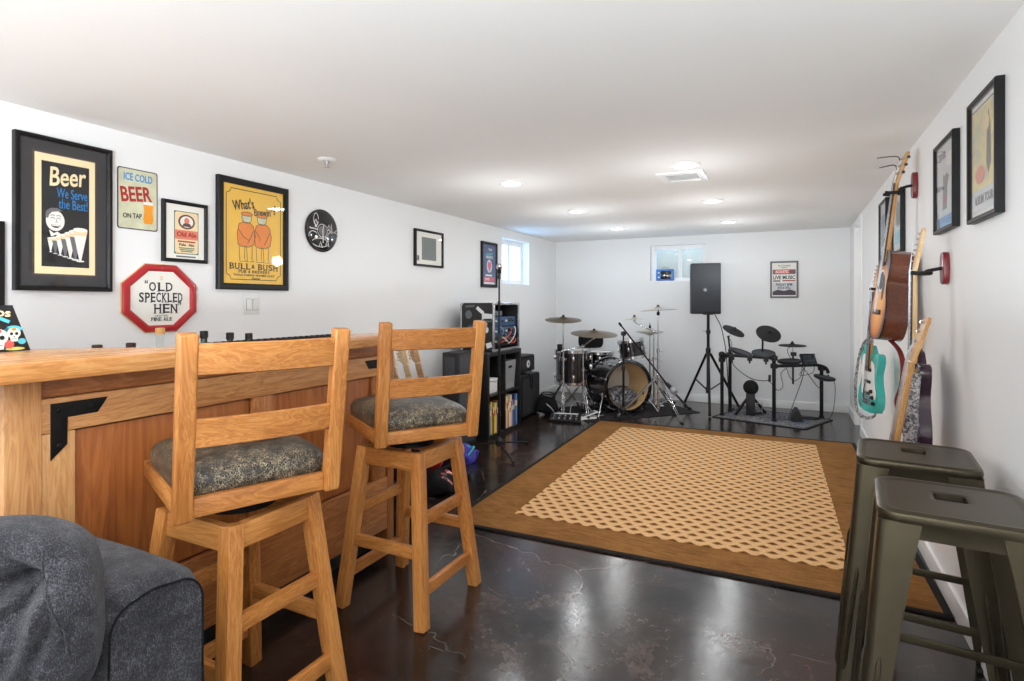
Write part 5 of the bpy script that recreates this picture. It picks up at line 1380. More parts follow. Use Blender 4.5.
    for k in range(1, 21):
        y = y1 - sl * (1 - 2 ** (-k / 12))
        if y > y0 - .015: mb.box((0, y, zn + .0065), (.044, .0018, .0014))
    mb.obj('fret_wires', 'steel', fb)
    MB().box((0, y1 + .002, zn + .004), (.043, .005, .010), bev=.001).obj('nut', 'bone', t)
    # headstock with machine heads
    if kind == 'acoustic':
        hs = [(-.022, y1), (-.034, y1 + .045), (-.038, y1 + .16), (-.018, y1 + .172), (0, y1 + .165), (.018, y1 + .172), (.038, y1 + .16), (.034, y1 + .045), (.022, y1)]
        pegs = [(s, y1 + .055 + .04 * k) for s in (-1, 1) for k in range(3)]; hx = .036
    else:
        hs = [(-.021, y1), (-.040, y1 + .03), (-.048, y1 + .06), (-.046, y1 + .155), (-.034, y1 + .185), (-.006, y1 + .190), (.010, y1 + .170), (.006, y1 + .150), (.016, y1 + .10), (.021, y1 + .02), (.021, y1)]
        npg = 4 if bass else 6
        pegs = [(-1, y1 + .045 + (.105 / (npg - 1)) * k * 1.15) for k in range(npg)]; hx = .046
    tilt = Matrix.Translation((0, y1, zn - .002)) @ Matrix.Rotation(rad(-10), 4, 'X') @ Matrix.Translation((0, -y1, 0))
    hd = MB().prism(hs, -.013, .0, tilt, .0015).obj('headstock', neck if kind != 'acoustic' else 'neck_wood', t)
    for s, y in pegs:
        mb = MB(); k_ = 1.5 if bass else 1.0
        mb.cyl(tilt @ V((s * (hx - .014), y, -.010)), tilt @ V((s * (hx + .010), y, -.010)), .0035 * k_, seg=8); p = mb.obj('tuner', 'chrome' if kind != 'acoustic' else 'black_plastic', t)
        MB().lathe([(0, -.008), (.007 * k_, -.006), (.0085 * k_, 0), (.007 * k_, .006), (0, .008)], tilt @ Matrix.Translation((s * (hx + .014), y, -.010)) @ Matrix.Rotation(PI / 2, 4, 'Y') @ Matrix.Scale(1, 4), 12).obj('tuner_button', 'black_plastic' if kind == 'acoustic' or pegs_dark else 'bone', p)
        MB().cyl(tilt @ V((s * (hx - .018), y, -.002)), tilt @ V((s * (hx - .018), y, .012)), .004 * k_, seg=10).obj('string_post', 'chrome', p)
    ns = 4 if bass else 6
    for k in range(ns):
        f = k / (ns - 1) - .5
        MB().tube([(f * .052, (.145 if kind == 'acoustic' else .07), zn + .009), (f * .034, y1 + .002, zn + .0095), (f * .034 + (-.004), y1 + .05 + .015 * k, zn + .002)], .0009 if not bass else .0014, 5).obj('string', 'steel', t)
    return t
def pose(org, up, out):
    """pose with local y along 'up' and local z along 'out'"""
    y = V(up).normalized(); z = V(out); z = (z - y * z.dot(y)).normalized(); x = y.cross(z)
    M = Matrix((x, y, z)).transposed().to_4x4(); M.translation = V(org); return M
# four guitars stored in the rack, edges to the room, necks resting on the bar
rk = [('dark necked electric guitar nearest the bar end in the rack', 'purple_gloss', 'mahogany_wood', 3.08), ('pale necked electric guitar second from the bar end in the rack', 'print_red', 'maple_wood', 3.22), ('maple necked electric guitar third from the bar end in the rack', 'purple_gloss', 'maple_wood', 3.36), ('maple necked orange electric guitar in the rack, closest to the shelf', 'print_orange', 'neck_wood', 3.50)]
for lab, bm_, nk, y in rk:
    guitar(lab, pose((-2.30, y, .065), (-.20, -.15, 1.0), (.15, -1, 0)), 'electric', bm_, nk, nk if nk != 'mahogany_wood' else 'rosewood', guard='print_black')
# things dropped on the floor in front of the rack
t = thing('cloth_bundle', 'crumpled blue and purple cloth on the floor by the mic stand', 'cloth', (-2.30, 3.80, 0))
simple('blue_cloth', rgb(52, 50, 150), .7, var=.5, vscale=25, bump=.3)
mb = MB(); mb.grid(lambda u, v: (lambda P: V((P.x, P.y, max(P.z, .001))))(sup(u, v, (0, 0, .05), (.09, .11, .07), 3, 2.2, lambda P: lump(P, 13, .03))), 60, 34, True); mb.obj('cloth_folds', 'blue_cloth', t, 60)
MB().tube(spline([(.05, -.06, .05), (.08, 0, .12), (.02, .06, .10), (-.03, .03, .12)], 6), .008, 8).obj('ribbon', 'print_aqua', t)
t = thing('shoulder_bag', 'black bag with red and white patches lying in front of the guitar rack', 'bag', (-2.10, 3.16, 0), rad(25))
mb = MB(); mb.grid(lambda u, v: (lambda P: V((P.x, P.y, max(P.z, .001))))(sup(u, v, (0, 0, .045), (.10, .17, .055), 3, 2.4, lambda P: lump(P, 8, .04))), 60, 30, True); mb.obj('bag_body', 'black_fabric', t, 60)
MB().grid(lambda u, v: V((.01 + .07 * u + .01 * math.sin(9 * v), -.09 + .18 * v, .103 - .05 * u * u + .006 * math.sin(14 * v))), 8, 14).obj('patch', 'patchwork', t)
MB().tube(spline([(.05, .15, .02), (.09, .20, .012), (.14, .24, .012), (.17, .28, .012)], 6), [.014] * 18 + [.004], 8, flat=.5).obj('shoulder_strap', 'black_fabric', t)
# ================================================================= drum kit
KIT = 'acoustic drum kit pieces'
def A(pz, x, y): return pz
def tripod(t, r, h, angs, mat='chrome', z_hub=.10, rl=.014, double=True):
    """folding tripod base with rubber feet and braces"""
    for a in angs:
        d = V((math.cos(rad(a)), math.sin(rad(a)), 0)); n = V((-d.y, d.x, 0))
        top = d * .018 + V((0, 0, h)); ft = d * r + V((0, 0, .018))
        mb = MB()
        if double:
            for s in (-1, 1): mb.beam(top + n * s * .010, ft + n * s * .010, .004, .016, bev=.001)
            mb.box((top + ft) / 2, (.020, .020, .006))
        else: mb.beam(top, ft, .020, .014, bev=.003)
        l = mb.obj('leg', mat, t)
        MB().tube([ft + d * -.018 + V((0, 0, .006)), ft + d * .022 + V((0, 0, -.001))], [.015, .016], 12).obj('rubber_foot', 'black_rubber', l)
        m = top.lerp(ft, .55)
        MB().beam(d * .014 + V((0, 0, z_hub)), m, .014, .004, bev=.001).obj('brace', mat, l)
    MB().lathe([(.012, z_hub - .03), (.019, z_hub - .03), (.019, z_hub + .02), (.012, z_hub + .02)], seg=16).obj('lower_collar', mat, t)
    MB().lathe([(.012, h - .02), (.022, h - .02), (.022, h + .03), (.016, h + .035), (.012, h + .035)], seg=16).obj('upper_collar', mat, t)
def wing(t, p, d=(1, 0, 0), mat='chrome'):
    p = V(p); d = V(d).normalized()
    mb = MB(); mb.cyl(p, p + d * .03, .0045, seg=8); mb.beam(p + d * .03 - V((0, 0, .016)), p + d * .03 + V((0, 0, .016)), .007, .007, bev=.002)
    return mb.obj('wing_screw', mat, t)
def cymbal(parent, M, r, mat='bronze', bell=.045, drop=.020, top=True):
    pr = [(.006, .026), (bell * .6, .022), (bell, .010), (bell * 1.15, .007), (r * .6, .007 - drop * .45), (r, .005 - drop), (r, .0035 - drop), (r * .6, .0055 - drop * .45), (bell * 1.15, .0055), (bell, .0085), (bell * .6, .0205), (.006, .0245), (.006, .026)]
    c = MB().lathe(pr, M, 48).obj('cymbal', mat, parent)
    if top: MB().lathe([(0, .045), (.010, .044), (.012, .036), (.016, .034), (.017, .026), (.006, .026)], M, 16).obj('felt_and_nut', 'black_rubber', c)
    return c
def shell(t, M, r, h, mat, heads=('drum_head', 'drum_head'), lugs=8, hoop='chrome', name='shell'):
    MB().lathe([(r, 0), (r, h), (r - .007, h), (r - .007, 0), (r, 0)], M, 56).obj(name, mat, t)
    for k, z in ((0, 0), (1, h)):
        s = -1 if k == 0 else 1
        if heads[k]: MB().lathe([(r - .004, z + s * .001), (r - .006, z + s * .006), (0, z + s * .006)] if s > 0 else [(0, z - .006), (r - .006, z - .006), (r - .004, z - .001)], M, 48).obj('drum_head', heads[k], t)
        MB().lathe([(r + .002, z - s * .020), (r + .009, z - s * .020), (r + .009, z + s * .010), (r + .005, z + s * .013), (r - .002, z + s * .013), (r - .002, z + s * .008), (r + .002, z + s * .006), (r + .002, z - s * .020)], M, 56).obj('hoop', hoop, t)
    for i in range(lugs):
        a = 2 * PI * (i + .5) / lugs; ca, sa = math.cos(a), math.sin(a)
        for z in ((h * .22, h * .78) if h > .22 else (h * .5,)):
            l = MB().box((r + .010, 0, 0), (.020, .022, .048), bev=.006, M=M @ Matrix.Translation((0, 0, z)) @ Matrix.Rotation(a, 4, 'Z')).obj('lug', 'chrome', t)
        for z0, z1 in ((-.012, h * .22), (h * .78, h + .012)):
            MB().cyl(M @ V(((r + .012) * ca, (r + .012) * sa, z0)), M @ V(((r + .012) * ca, (r + .012) * sa, z1)), .003, seg=6).obj('tension_rod', 'chrome', t)

# floor carpet under the kit
dm = thing('drum_mat', 'dark grey carpet mat under the acoustic drum kit', 'mat', (-1.76, 6.46, 0), rad(47))
MB().prism([(-.72, -.47), (.72, -.47), (.72, .46), (.30, .46), (-.72, .35)], .001, .007, bev=.002).obj('mat_pile', 'grey_mat', dm)
Z0 = .0085
# bass drum: front (hole side) faces the room
axis = V((.72, -.69, 0)).normalized()
fc = V((-1.625, 6.17, Z0 + .306)); bc_ = fc - axis * .42
t = thing('bass_drum', 'black bass drum with an open front, pale wood inside and a small tom on top', 'drum', (bc_.x, bc_.y, Z0), 0, KIT)
M = Matrix.Translation(bc_ - V((bc_.x, bc_.y, Z0))) @ frame_to(axis)
R_ = .282
MB().lathe([(R_, 0), (R_, .42), (R_ - .004, .42), (R_ - .004, 0), (R_, 0)], M, 72).obj('shell', 'drum_wrap', t)
MB().lathe([(R_ - .0045, .419), (R_ - .010, .419), (R_ - .010, .002), (R_ - .0045, .002), (R_ - .0045, .419)], M, 72).obj('shell_inside', 'shell_maple', t)['label'] = 'pale maple inside of the shell'
MB().lathe([(0, .004), (R_ - .012, .004), (R_ - .004, -.006)], M, 60).obj('batter_head', 'drum_head', t)
MB().lathe([(R_ - .004, .424), (R_ - .003, .428), (R_ - .022, .429), (R_ - .024, .426), (R_ - .004, .424)], M, 72).obj('front_head_rim', 'black_gloss', t)
for z in (-.012, .405):
    MB().lathe([(R_ + .003, z), (R_ + .014, z), (R_ + .016, z + .018), (R_ + .014, z + .036), (R_ + .003, z + .036), (R_ + .003, z)], M, 72).obj('hoop', 'black_gloss', t)
    MB().lathe([(R_ + .0145, z + .012), (R_ + .0175, z + .018), (R_ + .0145, z + .024)], M, 72).obj('hoop_inlay', 'chrome', t)
for i in range(10):
    a = 2 * PI * i / 10 + .3
    for z in (.11, .31): MB().box((R_ + .011, 0, z), (.022, .022, .045), bev=.006, M=M @ Matrix.Rotation(a, 4, 'Z')).obj('lug', 'chrome', t)
    for z0, z1, zc in ((.0, .11, .0), (.31, .43, .43)):
        ca, sa = math.cos(a), math.sin(a)
        MB().cyl(M @ V(((R_ + .020) * ca, (R_ + .020) * sa, z0)), M @ V(((R_ + .020) * ca, (R_ + .020) * sa, z1)), .0035, seg=6).obj('tension_rod', 'chrome', t)
        MB().box((R_ + .014, 0, zc), (.026, .020, .018), bev=.003, M=M @ Matrix.Rotation(a, 4, 'Z')).obj('claw', 'chrome', t)
# spurs
perp = V((-axis.y, axis.x, 0))
def RL(p): return V(p) - V((bc_.x, bc_.y, Z0))
for s in (-1, 1):
    b = bc_ + axis * .33 + perp * s * .262 + V((0, 0, -.10))
    f = bc_ + axis * .44 + perp * s * .38; f.z = Z0 + .008
    MB().tube([RL(b), RL(f)], .007, 10).obj('spur', 'chrome', t); MB().box(RL(b), (.045, .03, .06), rot=Matrix.Rotation(math.atan2(axis.y, axis.x), 4, 'Z'), bev=.008).obj('spur_bracket', 'chrome', t)
# tom holder and rack tom
tb = V((-1.735, 6.275, Z0 + .586)); tt = V((-1.63, 6.345, .74))
MB().cyl(RL(tb), RL(tb + V((0, 0, .13))), .011, seg=12).obj('tom_post', 'chrome', t); MB().box(RL(tb + V((0, 0, .004))), (.06, .05, .022), bev=.006).obj('tom_base', 'chrome', t)
MB().tube([RL(tb + V((0, 0, .12))), RL(tb + V((.03, .02, .155))), RL(tt)], .010, 10).obj('tom_arm', 'chrome', t)
MT = Matrix.Translation(RL(V((-1.61, 6.345, .628)))) @ Matrix.Rotation(rad(9), 4, (.2, -.9, 0))
tom = bpy.data.objects.new('rack_tom', None); COL.objects.link(tom); tom.parent = t
shell(tom, MT, .140, .195, 'drum_wrap', lugs=6)
# damping pillow inside
P0 = bc_ + axis * .235
p = thing('drum_pillow', 'black and white damask cushion lying inside the bass drum', 'pillow', (P0.x, P0.y, Z0 + .020), math.atan2(axis.y, axis.x))
mb = MB(); mb.grid(lambda u, v: (lambda P: V((P.x, max(-.235, min(.235, P.y)), max(P.z, -.135 + .62 * (P.y) ** 2 * 4 * .7))) + V((0, 0, .142)))(sup(u, v, (0, 0, 0), (.14, .205, .125), 3.2, 2.4, lambda P: lump(P, 9, .016))), 60, 34, True)
bmesh.ops.remove_doubles(mb.bm, verts=mb.bm.verts[:], dist=1e-4); mb.obj('cushion_cover', 'damask', p, 60)

# floor tom
t = thing('floor_tom', 'black floor tom on three chrome legs next to the amplifiers', 'drum', (-2.29, 6.21, 0), 0, KIT)
shell(t, Matrix.Translation((0, 0, .315)), .197, .375, 'drum_wrap', lugs=8)
for a in (20, 140, 260):
    d = V((math.cos(rad(a)), math.sin(rad(a)), 0))
    l = MB().tube([d * .222 + V((0, 0, .66)), d * .222 + V((0, 0, .22)), d * .245 + V((0, 0, .05)), d * .268 + V((0, 0, Z0 + .006))], .0065, 10).obj('leg', 'chrome', t)
    MB().ball(d * .268 + V((0, 0, Z0 + .0135)), (.013, .013, .012), 12).obj('rubber_foot', 'black_rubber', l); MB().box(d * .212 + V((0, 0, .50)), (.03, .036, .06), rot=Matrix.Rotation(rad(a), 4, 'Z'), bev=.008).obj('leg_bracket', 'chrome', t)

# snare on its stand
t = thing('snare_drum', 'shallow black snare drum behind the floor tom and ride cymbal', 'drum', (-2.10, 6.60, .0075), 0, KIT)
shell(t, Matrix.Translation((0, 0, .505)), .172, .135, 'black_gloss', lugs=8)
tripod(t, .27, .30, (30, 150, 270), z_hub=.14); MB().cyl((0, 0, .10), (0, 0, .47), .010, seg=12).obj('stand_tube', 'chrome', t)
for a in (10, 130, 250):
    d = V((math.cos(rad(a)), math.sin(rad(a)), 0)); MB().tube([V((0, 0, .455)), d * .17 + V((0, 0, .475)), d * .195 + V((0, 0, .49)), d * .195 + V((0, 0, .53))], .007, 8).obj('basket_arm', 'chrome', t)

# throne
t = thing('drum_throne', 'black drum stool with a rounded backrest behind the ride cymbal', 'stool', (-2.235, 6.945, .0075), rad(40))
MB().lathe([(0, .47), (.15, .47), (.165, .485), (.168, .52), (.155, .54), (.06, .548), (0, .546)], seg=40).obj('seat', 'black_fabric', t)
tripod(t, .27, .30, (90, 210, 330), z_hub=.12); MB().cyl((0, 0, .09), (0, 0, .475), .013, seg=12).obj('stem', 'chrome', t)
MB().tube([(0, .02, .462), (0, .20, .462), (0, .225, .50), (0, .225, .70)], .010, 10).obj('back_tube', 'chrome', t)
MB().prism(smooth2([(-.11, -.095), (.11, -.095), (.150, -.075), (.165, -.03), (.165, .03), (.150, .075), (.11, .095), (-.11, .095), (-.150, .075), (-.165, .03), (-.165, -.03), (-.150, -.075)], 4), -.022, .022, Matrix.Translation((0, .205, .742)) @ Matrix.Rotation(PI / 2, 4, 'X'), .012).obj('backrest', 'black_fabric', t)

def stand(name, label, loc, angs, h1, h2, r=.30, htop=.42):
    t = thing(name, label, 'cymbal stand', loc, 0, 'cymbal stands round the drum kit')
    tripod(t, r, htop, angs, z_hub=.11)
    MB().cyl((0, 0, .06), (0, 0, h1), .0125, seg=14).obj('lower_tube', 'chrome', t)
    MB().lathe([(.0125, h1 - .03), (.018, h1 - .028), (.018, h1 + .012), (.010, h1 + .018)], seg=14).obj('collar', 'chrome', t); wing(t, (.017, 0, h1 - .01), (.8, -.6, 0))
    MB().cyl((0, 0, h1), (0, 0, h2), .0085, seg=12).obj('upper_tube', 'chrome', t)
    return t
# crash by the left wall
t = stand('crash_cymbal', 'bronze crash cymbal on a straight stand in front of the floor tom, nearest the amplifiers', (-2.29, 5.905, .0005), (290, 50, 170), .62, 1.02, .24, .34)
MB().lathe([(.0085, 1.0), (.014, 1.005), (.014, 1.05), (.006, 1.06), (.006, 1.11)], seg=12).obj('tilter', 'chrome', t)
cymbal(t, Matrix.Translation((0, 0, 1.068)) @ Matrix.Rotation(rad(8), 4, (.9, .44, 0)), .205, 'dark_bronze')
MB().box((-.035, -.02, .74), (.05, .05, .09), bev=.012).obj('clamp', 'black_steel', t); MB().tube([(-.03, -.02, .75), (-.09, .02, .70), (-.10, .03, .66)], .008, 8).obj('clamp_arm', 'black_steel', t)
# ride on boom
t = stand('ride_cymbal', 'largest bronze ride cymbal on an angled boom stand between floor tom and bass drum', (-2.085, 5.985, .0075), (300, 60, 180), .50, .745, .28, .34)
MB().ball((0, 0, .752), (.020, .020, .020), 14).obj('boom_joint', 'chrome', t)
MB().tube([(-.26, -.13, .685), (0, 0, .755), (.095, .085, .842), (.10, .095, .88)], .0075, 10).obj('boom_arm', 'chrome', t)
MB().lathe([(.006, .83), (.014, .835), (.014, .86), (.006, .87), (.006, .945)], Matrix.Translation((.096, .088, 0)), 12).obj('tilter', 'chrome', t)
cymbal(t, Matrix.Translation((.096, .095, .905)) @ Matrix.Rotation(rad(6), 4, (.9, .45, 0)) @ Matrix.Rotation(rad(1.5), 4, (0, 1, 0)), .262, 'dark_bronze', .06, .022)
# crash on the hi-hat side
t = stand('crash_cymbal', 'pale crash cymbal, highest of the kit, on the tall chrome stand nearest the loudspeaker', (-1.315, 6.27, .0075), (-52, 60, 226), .72, 1.13, .52, .42)
MB().lathe([(.0085, 1.10), (.017, 1.105), (.017, 1.135), (.006, 1.145), (.006, 1.21)], seg=12).obj('tilter', 'black_steel', t); wing(t, (.018, 0, .60), (.8, -.6, 0)); 
cymbal(t, Matrix.Translation((0, 0, 1.172)) @ Matrix.Rotation(rad(-4), 4, (.3, 1, 0)), .208, 'pale_bronze')
# hi-hat
t = stand('hi_hat', 'pair of pale hi-hat cymbals on a chrome pedal stand behind the tall crash stand', (-1.545, 6.89, .0075), (30, 150, 270), .55, .885, .29, .34)
MB().cyl((0, 0, .88), (0, 0, 1.00), .0035, seg=8).obj('pull_rod', 'chrome', t)
cymbal(t, Matrix.Translation((0, 0, .865)) @ Matrix.Rotation(PI, 4, 'X'), .165, 'pale_bronze', top=False); cymbal(t, Matrix.Translation((0, 0, .905)), .165, 'pale_bronze', top=False)
MB().lathe([(.0035, .925), (.014, .93), (.014, .955), (.008, .96), (.008, .975), (.0035, .976)], seg=14).obj('clutch', 'black_rubber', t)
MB().box((.10, -.13, .06), (.085, .28, .012), rot=Matrix.Rotation(rad(38), 4, 'Z') @ Matrix.Rotation(rad(14), 4, 'X'), bev=.004).obj('foot_pedal', 'chrome', t)
# splash on boom
t = stand('splash_cymbal', 'small pale splash cymbal on a boom arm above the rack tom', (-1.425, 6.56, .0075), (100, 220, 340), .60, .90, .26, .34)
MB().ball((0, 0, .905), .018, 14).obj('boom_joint', 'chrome', t)
MB().tube([(.05, .05, .875), (0, 0, .905), (-.20, -.02, 1.00), (-.225, -.025, 1.03)], .007, 10).obj('boom_arm', 'chrome', t)
MB().lathe([(.005, 1.01), (.012, 1.015), (.012, 1.035), (.005, 1.045), (.005, 1.085)], Matrix.Translation((-.222, -.024, 0)), 12).obj('tilter', 'chrome', t)
cymbal(t, Matrix.Translation((-.222, -.024, 1.052)) @ Matrix.Rotation(rad(2), 4, 'X'), .115, 'pale_bronze', .03, .012)

# boom mic stand in front of the bass drum
c_, s_ = math.cos(TH), math.sin(TH)
t = thing('microphone_stand', 'black boom microphone stand with a slanting arm in front of the bass drum', 'microphone stand', (-1.605, 5.905, 0.0))
for a in (78, 198, 322):
    d = V((math.cos(rad(a)), math.sin(rad(a)), 0))
    l = MB().beam(d * .03 + V((0, 0, .085)), d * .27 + V((0, 0, .018)), .022, .012, bev=.003).obj('leg', 'black_steel', t); MB().ball(d * .275 + V((0, 0, .015)), (.017, .017, .0135), 12).obj('rubber_foot', 'black_rubber', l)
MB().lathe([(.014, .055), (.030, .06), (.032, .11), (.020, .125), (.014, .14)], seg=20).obj('hub', 'black_plastic', t)
MB().cyl((0, 0, .06), (0, 0, .56), .0125, seg=14).obj('lower_tube', 'black_steel', t); MB().lathe([(.0125, .52), (.020, .525), (.021, .575), (.010, .59)], seg=16).obj('clutch', 'black_plastic', t)
MB().cyl((0, 0, .56), (0, 0, .905), .009, seg=12).obj('upper_tube', 'black_steel', t)
lat = V((c_, s_, 0)); fw = V((-s_, c_, 0))
b0 = lat * -.055 + V((0, 0, 1.035)) - fw * .035; b1 = lat * .455 + V((0, 0, .385)) - fw * .035
MB().tube([b0, b1], .0085, 12).obj('boom_arm', 'black_steel', t); MB().tube([b0, b0.lerp(b1, .05)], .0125, 12).obj('boom_end', 'black_rubber', t)
MB().lathe([(0, -.022), (.026, -.020), (.028, 0), (.026, .020), (0, .022)], Matrix.Translation((0, 0, .918)) @ frame_to(fw), 20).obj('boom_clutch', 'black_plastic', t)
mdir = (lat * .30 - fw * .85 + V((0, 0, -.42))).normalized(); mb0 = V((-1.605, 5.905, 0)) + b1 + mdir * .012
MB().tube([b1, b1 + mdir * .055], .0205, 14).obj('mic_clip', 'black_plastic', t)
t2 = thing('microphone', 'large microphone on the low end of the boom stand beside the bass drum', 'microphone', M=Matrix.Translation(mb0 + mdir * .025) @ frame_to(mdir))
MB().lathe([(0, 0), (.018, .001), (.022, .01), (.025, .05), (.022, .055)], seg=18).obj('mic_body', 'black_plastic', t2); MB().lathe([(.023, .0555), (.034, .064), (.039, .085), (.037, .110), (.026, .126), (0, .131)], seg=22).obj('mic_grille', 'silver_plastic', t2)

# effects pedalboard, pedal and looped lead
t = thing('pedalboard', 'dark flat pedalboard of switches on the floor in front of the crash stand', 'pedalboard', (-2.14, 5.575, 0), rad(14))
MB().prism([(-.13, .012), (.13, .006), (.13, .012), (-.13, .060)], -.15, .15, Matrix.Rotation(PI / 2, 4, 'X') @ Matrix.Rotation(PI / 2, 4, 'Y'), .003) if False else None
mb = MB(); M = Matrix(((0, 0, 1, 0), (-1, 0, 0, 0), (0, 1, 0, 0), (0, 0, 0, 1)))
mb.prism([(-.10, .006), (.10, .006), (.10, .026), (-.09, .062), (-.10, .062)], -.16, .16, M, .004); mb.obj('housing', 'black_steel', t)
for i in range(5):
    for k in range(2):
        MB().lathe([(0, .014), (.008, .013), (.010, 0)], Matrix.Translation((-.12 + .06 * i, -.055 + .07 * k, .0335 + .0135 * k)), 12).obj('foot_switch', 'steel', t)
MB().box((0, .078, .0615), (.26, .020, .006), rot=Matrix.Rotation(rad(10), 4, 'X'), bev=.002).obj('indicator_strip', 'sticker_white', t)
for s in (-1, 1): MB().box((s * .13, 0, .003), (.03, .15, .006)).obj('foot', 'black_rubber', t)
t = thing('foot_pedal', 'white and grey rocker foot pedal lying beside the pedalboard', 'foot pedal', (-1.955, 5.775, 0), rad(-40))
MB().box((0, 0, .012), (.095, .23, .022), bev=.004).obj('pedal_base', 'white_plastic', t); MB().box((0, .0, .048), (.085, .215, .012), rot=Matrix.Rotation(rad(14), 4, 'X'), bev=.003).obj('treadle', 'white_plastic', t)
MB().box((0, .0, .0555), (.055, .16, .004), rot=Matrix.Rotation(rad(14), 4, 'X'), bev=.001).obj('grip_pad', 'grey_fabric', t)
tag(MB().tube(spline([(-2.13, 5.69, .058), (-2.13, 5.74, .14), (-2.07, 5.77, .18), (-1.99, 5.80, .15), (-1.93, 5.87, .05), (-1.915, 5.915, .012), (-1.84, 5.97, .016)], 8), .0045, 7).obj('cable', 'silver_plastic'), 'grey lead arching from the pedalboard to the white foot pedal', 'cable')
# ======================================================= electronic drum kit
t = thing('electronic_drum_kit', 'black electronic drum kit on a four post rack by the end wall', 'drum kit', (-.20, 6.70, 0))
O = V((-.20, 6.70, 0))
def E(x, y, z): return V((x, y, z)) - O
ZM = .0075
posts = {'A': (-.686, 6.582, .705), 'B': (-.630, 6.875, .712), 'C': (-.164, 6.494, .700), 'D': (.290, 6.930, .555)}
for k, (x, y, h) in posts.items():
    p = MB().cyl(E(x, y, ZM + .012), E(x, y, h), .0185, seg=18).obj('post', 'black_steel', t)
    MB().lathe([(0, ZM + .0005), (.026, ZM + .001), (.026, ZM + .018), (.0188, ZM + .024)], Matrix.Translation(E(x, y, 0)), 18).obj('post_foot', 'black_rubber', p); MB().lathe([(.0186, h - .02), (.0215, h - .02), (.0215, h + .004), (0, h + .006)], Matrix.Translation(E(x, y, 0)), 18).obj('post_cap', 'black_plastic', p)
def bar(pts, r=.017): MB().tube([E(*p) for p in pts], r, 14).obj('rack_bar', 'black_steel', t)
bar(((-.686, 6.582, .675), (-.164, 6.494, .668))); bar(((-.686, 6.582, .62), (-.63, 6.875, .655)))
bar([tuple(V(p)) for p in spline([(-.164, 6.494, .585), (0.0, 6.66, .580), (.16, 6.82, .578), (.25, 6.90, .575), (.33, 6.93, .545), (.355, 6.93, .49)], 6)])
for x, y, z in ((-.686, 6.582, .675), (-.686, 6.582, .62), (-.63, 6.875, .655), (-.164, 6.494, .668), (-.164, 6.494, .585), (.290, 6.93, .54)):
    c = MB().box(E(x, y, z), (.055, .055, .052), bev=.010, rot=Matrix.Rotation(rad(40), 4, 'Z')).obj('clamp', 'black_plastic', t); MB().ball(E(x, y - .036, z), (.012, .018, .012), 10).obj('clamp_knob', 'black_plastic', c)
def pad(x, y, z, r, tilt, axis=(1, 0, 0)):
    M = Matrix.Translation(E(x, y, z)) @ Matrix.Rotation(rad(tilt), 4, axis)
    p = MB().lathe([(0, -.030), (r * .55, -.030), (r * .95, -.012), (r, -.006), (r, .006), (r * .97, .010), (r * .90, .010), (r * .88, .006), (0, .006)], M, 40).obj('drum_pad', 'black_plastic', t)
    MB().lathe([(r * .955, .0095), (r * .985, .012), (r * 1.005, .008)], M, 40).obj('rubber_rim', 'black_rubber', p); MB().lathe([(0, .0075), (r * .86, .0070)], M, 40).obj('pad_surface', 'dark_fabric', p)
    return M
def arm(p0, p1, p2=None): MB().tube([E(*p0), E(*p1)] + ([E(*p2)] if p2 else []), .0095, 10).obj('pad_arm', 'black_steel', t)
pad(-.50, 6.66, .705, .118, 18, (.3, 1, 0)); arm((-.50, 6.56, .672), (-.50, 6.64, .68))
pad(-.27, 6.63, .702, .118, 14, (1, .2, 0)); arm((-.28, 6.52, .668), (-.27, 6.60, .675))
pad(-.02, 6.80, .612, .120, 6, (1, -.4, 0)); arm((-.01, 6.66, .58), (-.02, 6.76, .59))
pad(.315, 6.84, .452, .105, 10, (.2, 1, 0)); arm((.355, 6.93, .47), (.34, 6.87, .445))
for (x, y) in ((-.58, 6.555), (-.40, 6.525), (-.24, 6.50)):
    MB().box(E(x, y, .655), (.05, .045, .06), bev=.010).obj('clamp', 'black_plastic', t); MB().cyl(E(x, y - .015, .60), E(x, y - .015, .66), .010, seg=10).obj('clamp_rod', 'black_plastic', t)
def ecym(base, knee, ctr, r, axis, tilt):
    MB().tube([E(*base), E(*knee)], .010, 12).obj('cymbal_post', 'black_steel', t); MB().ball(E(*knee), .015, 12).obj('tilt_joint', 'black_plastic', t)
    MB().tube([E(*knee), E(*ctr)], .0065, 10).obj('tilt_rod', 'steel', t)
    M = Matrix.Translation(E(*ctr)) @ Matrix.Rotation(rad(tilt), 4, axis)
    c = MB().lathe([(0, .024), (.022, .022), (.034, .012), (.045, .010), (r * .97, .002), (r, -.002), (r, -.006), (r * .95, -.007), (.04, -.002), (0, -.002)], M, 44).obj('cymbal_pad', 'black_rubber', t)
    MB().lathe([(0, .048), (.009, .047), (.010, .036), (.016, .034), (.016, .022), (0, .022)], M, 16).obj('wing_nut', 'black_plastic', c)
ecym((-.63, 6.875, .70), (-.640, 6.80, .862), (-.585, 6.80, .930), .125, (.50, .87, 0), 30)
ecym((-.283, 6.67, .66), (-.279, 6.673, .842), (-.222, 6.67, .915), .128, (.92, .42, 0), 42)
ecym((.015, 6.929, .352), (.015, 6.929, .69), (.008, 6.925, .778), .140, (1, 0, 0), 2)
MB().box(E(.02, 6.91, .685), (.06, .05, .04), bev=.008).obj('clamp', 'black_plastic', t); MB().box(E(.02, 6.90, .575), (.055, .06, .05), bev=.01).obj('clamp', 'black_plastic', t)
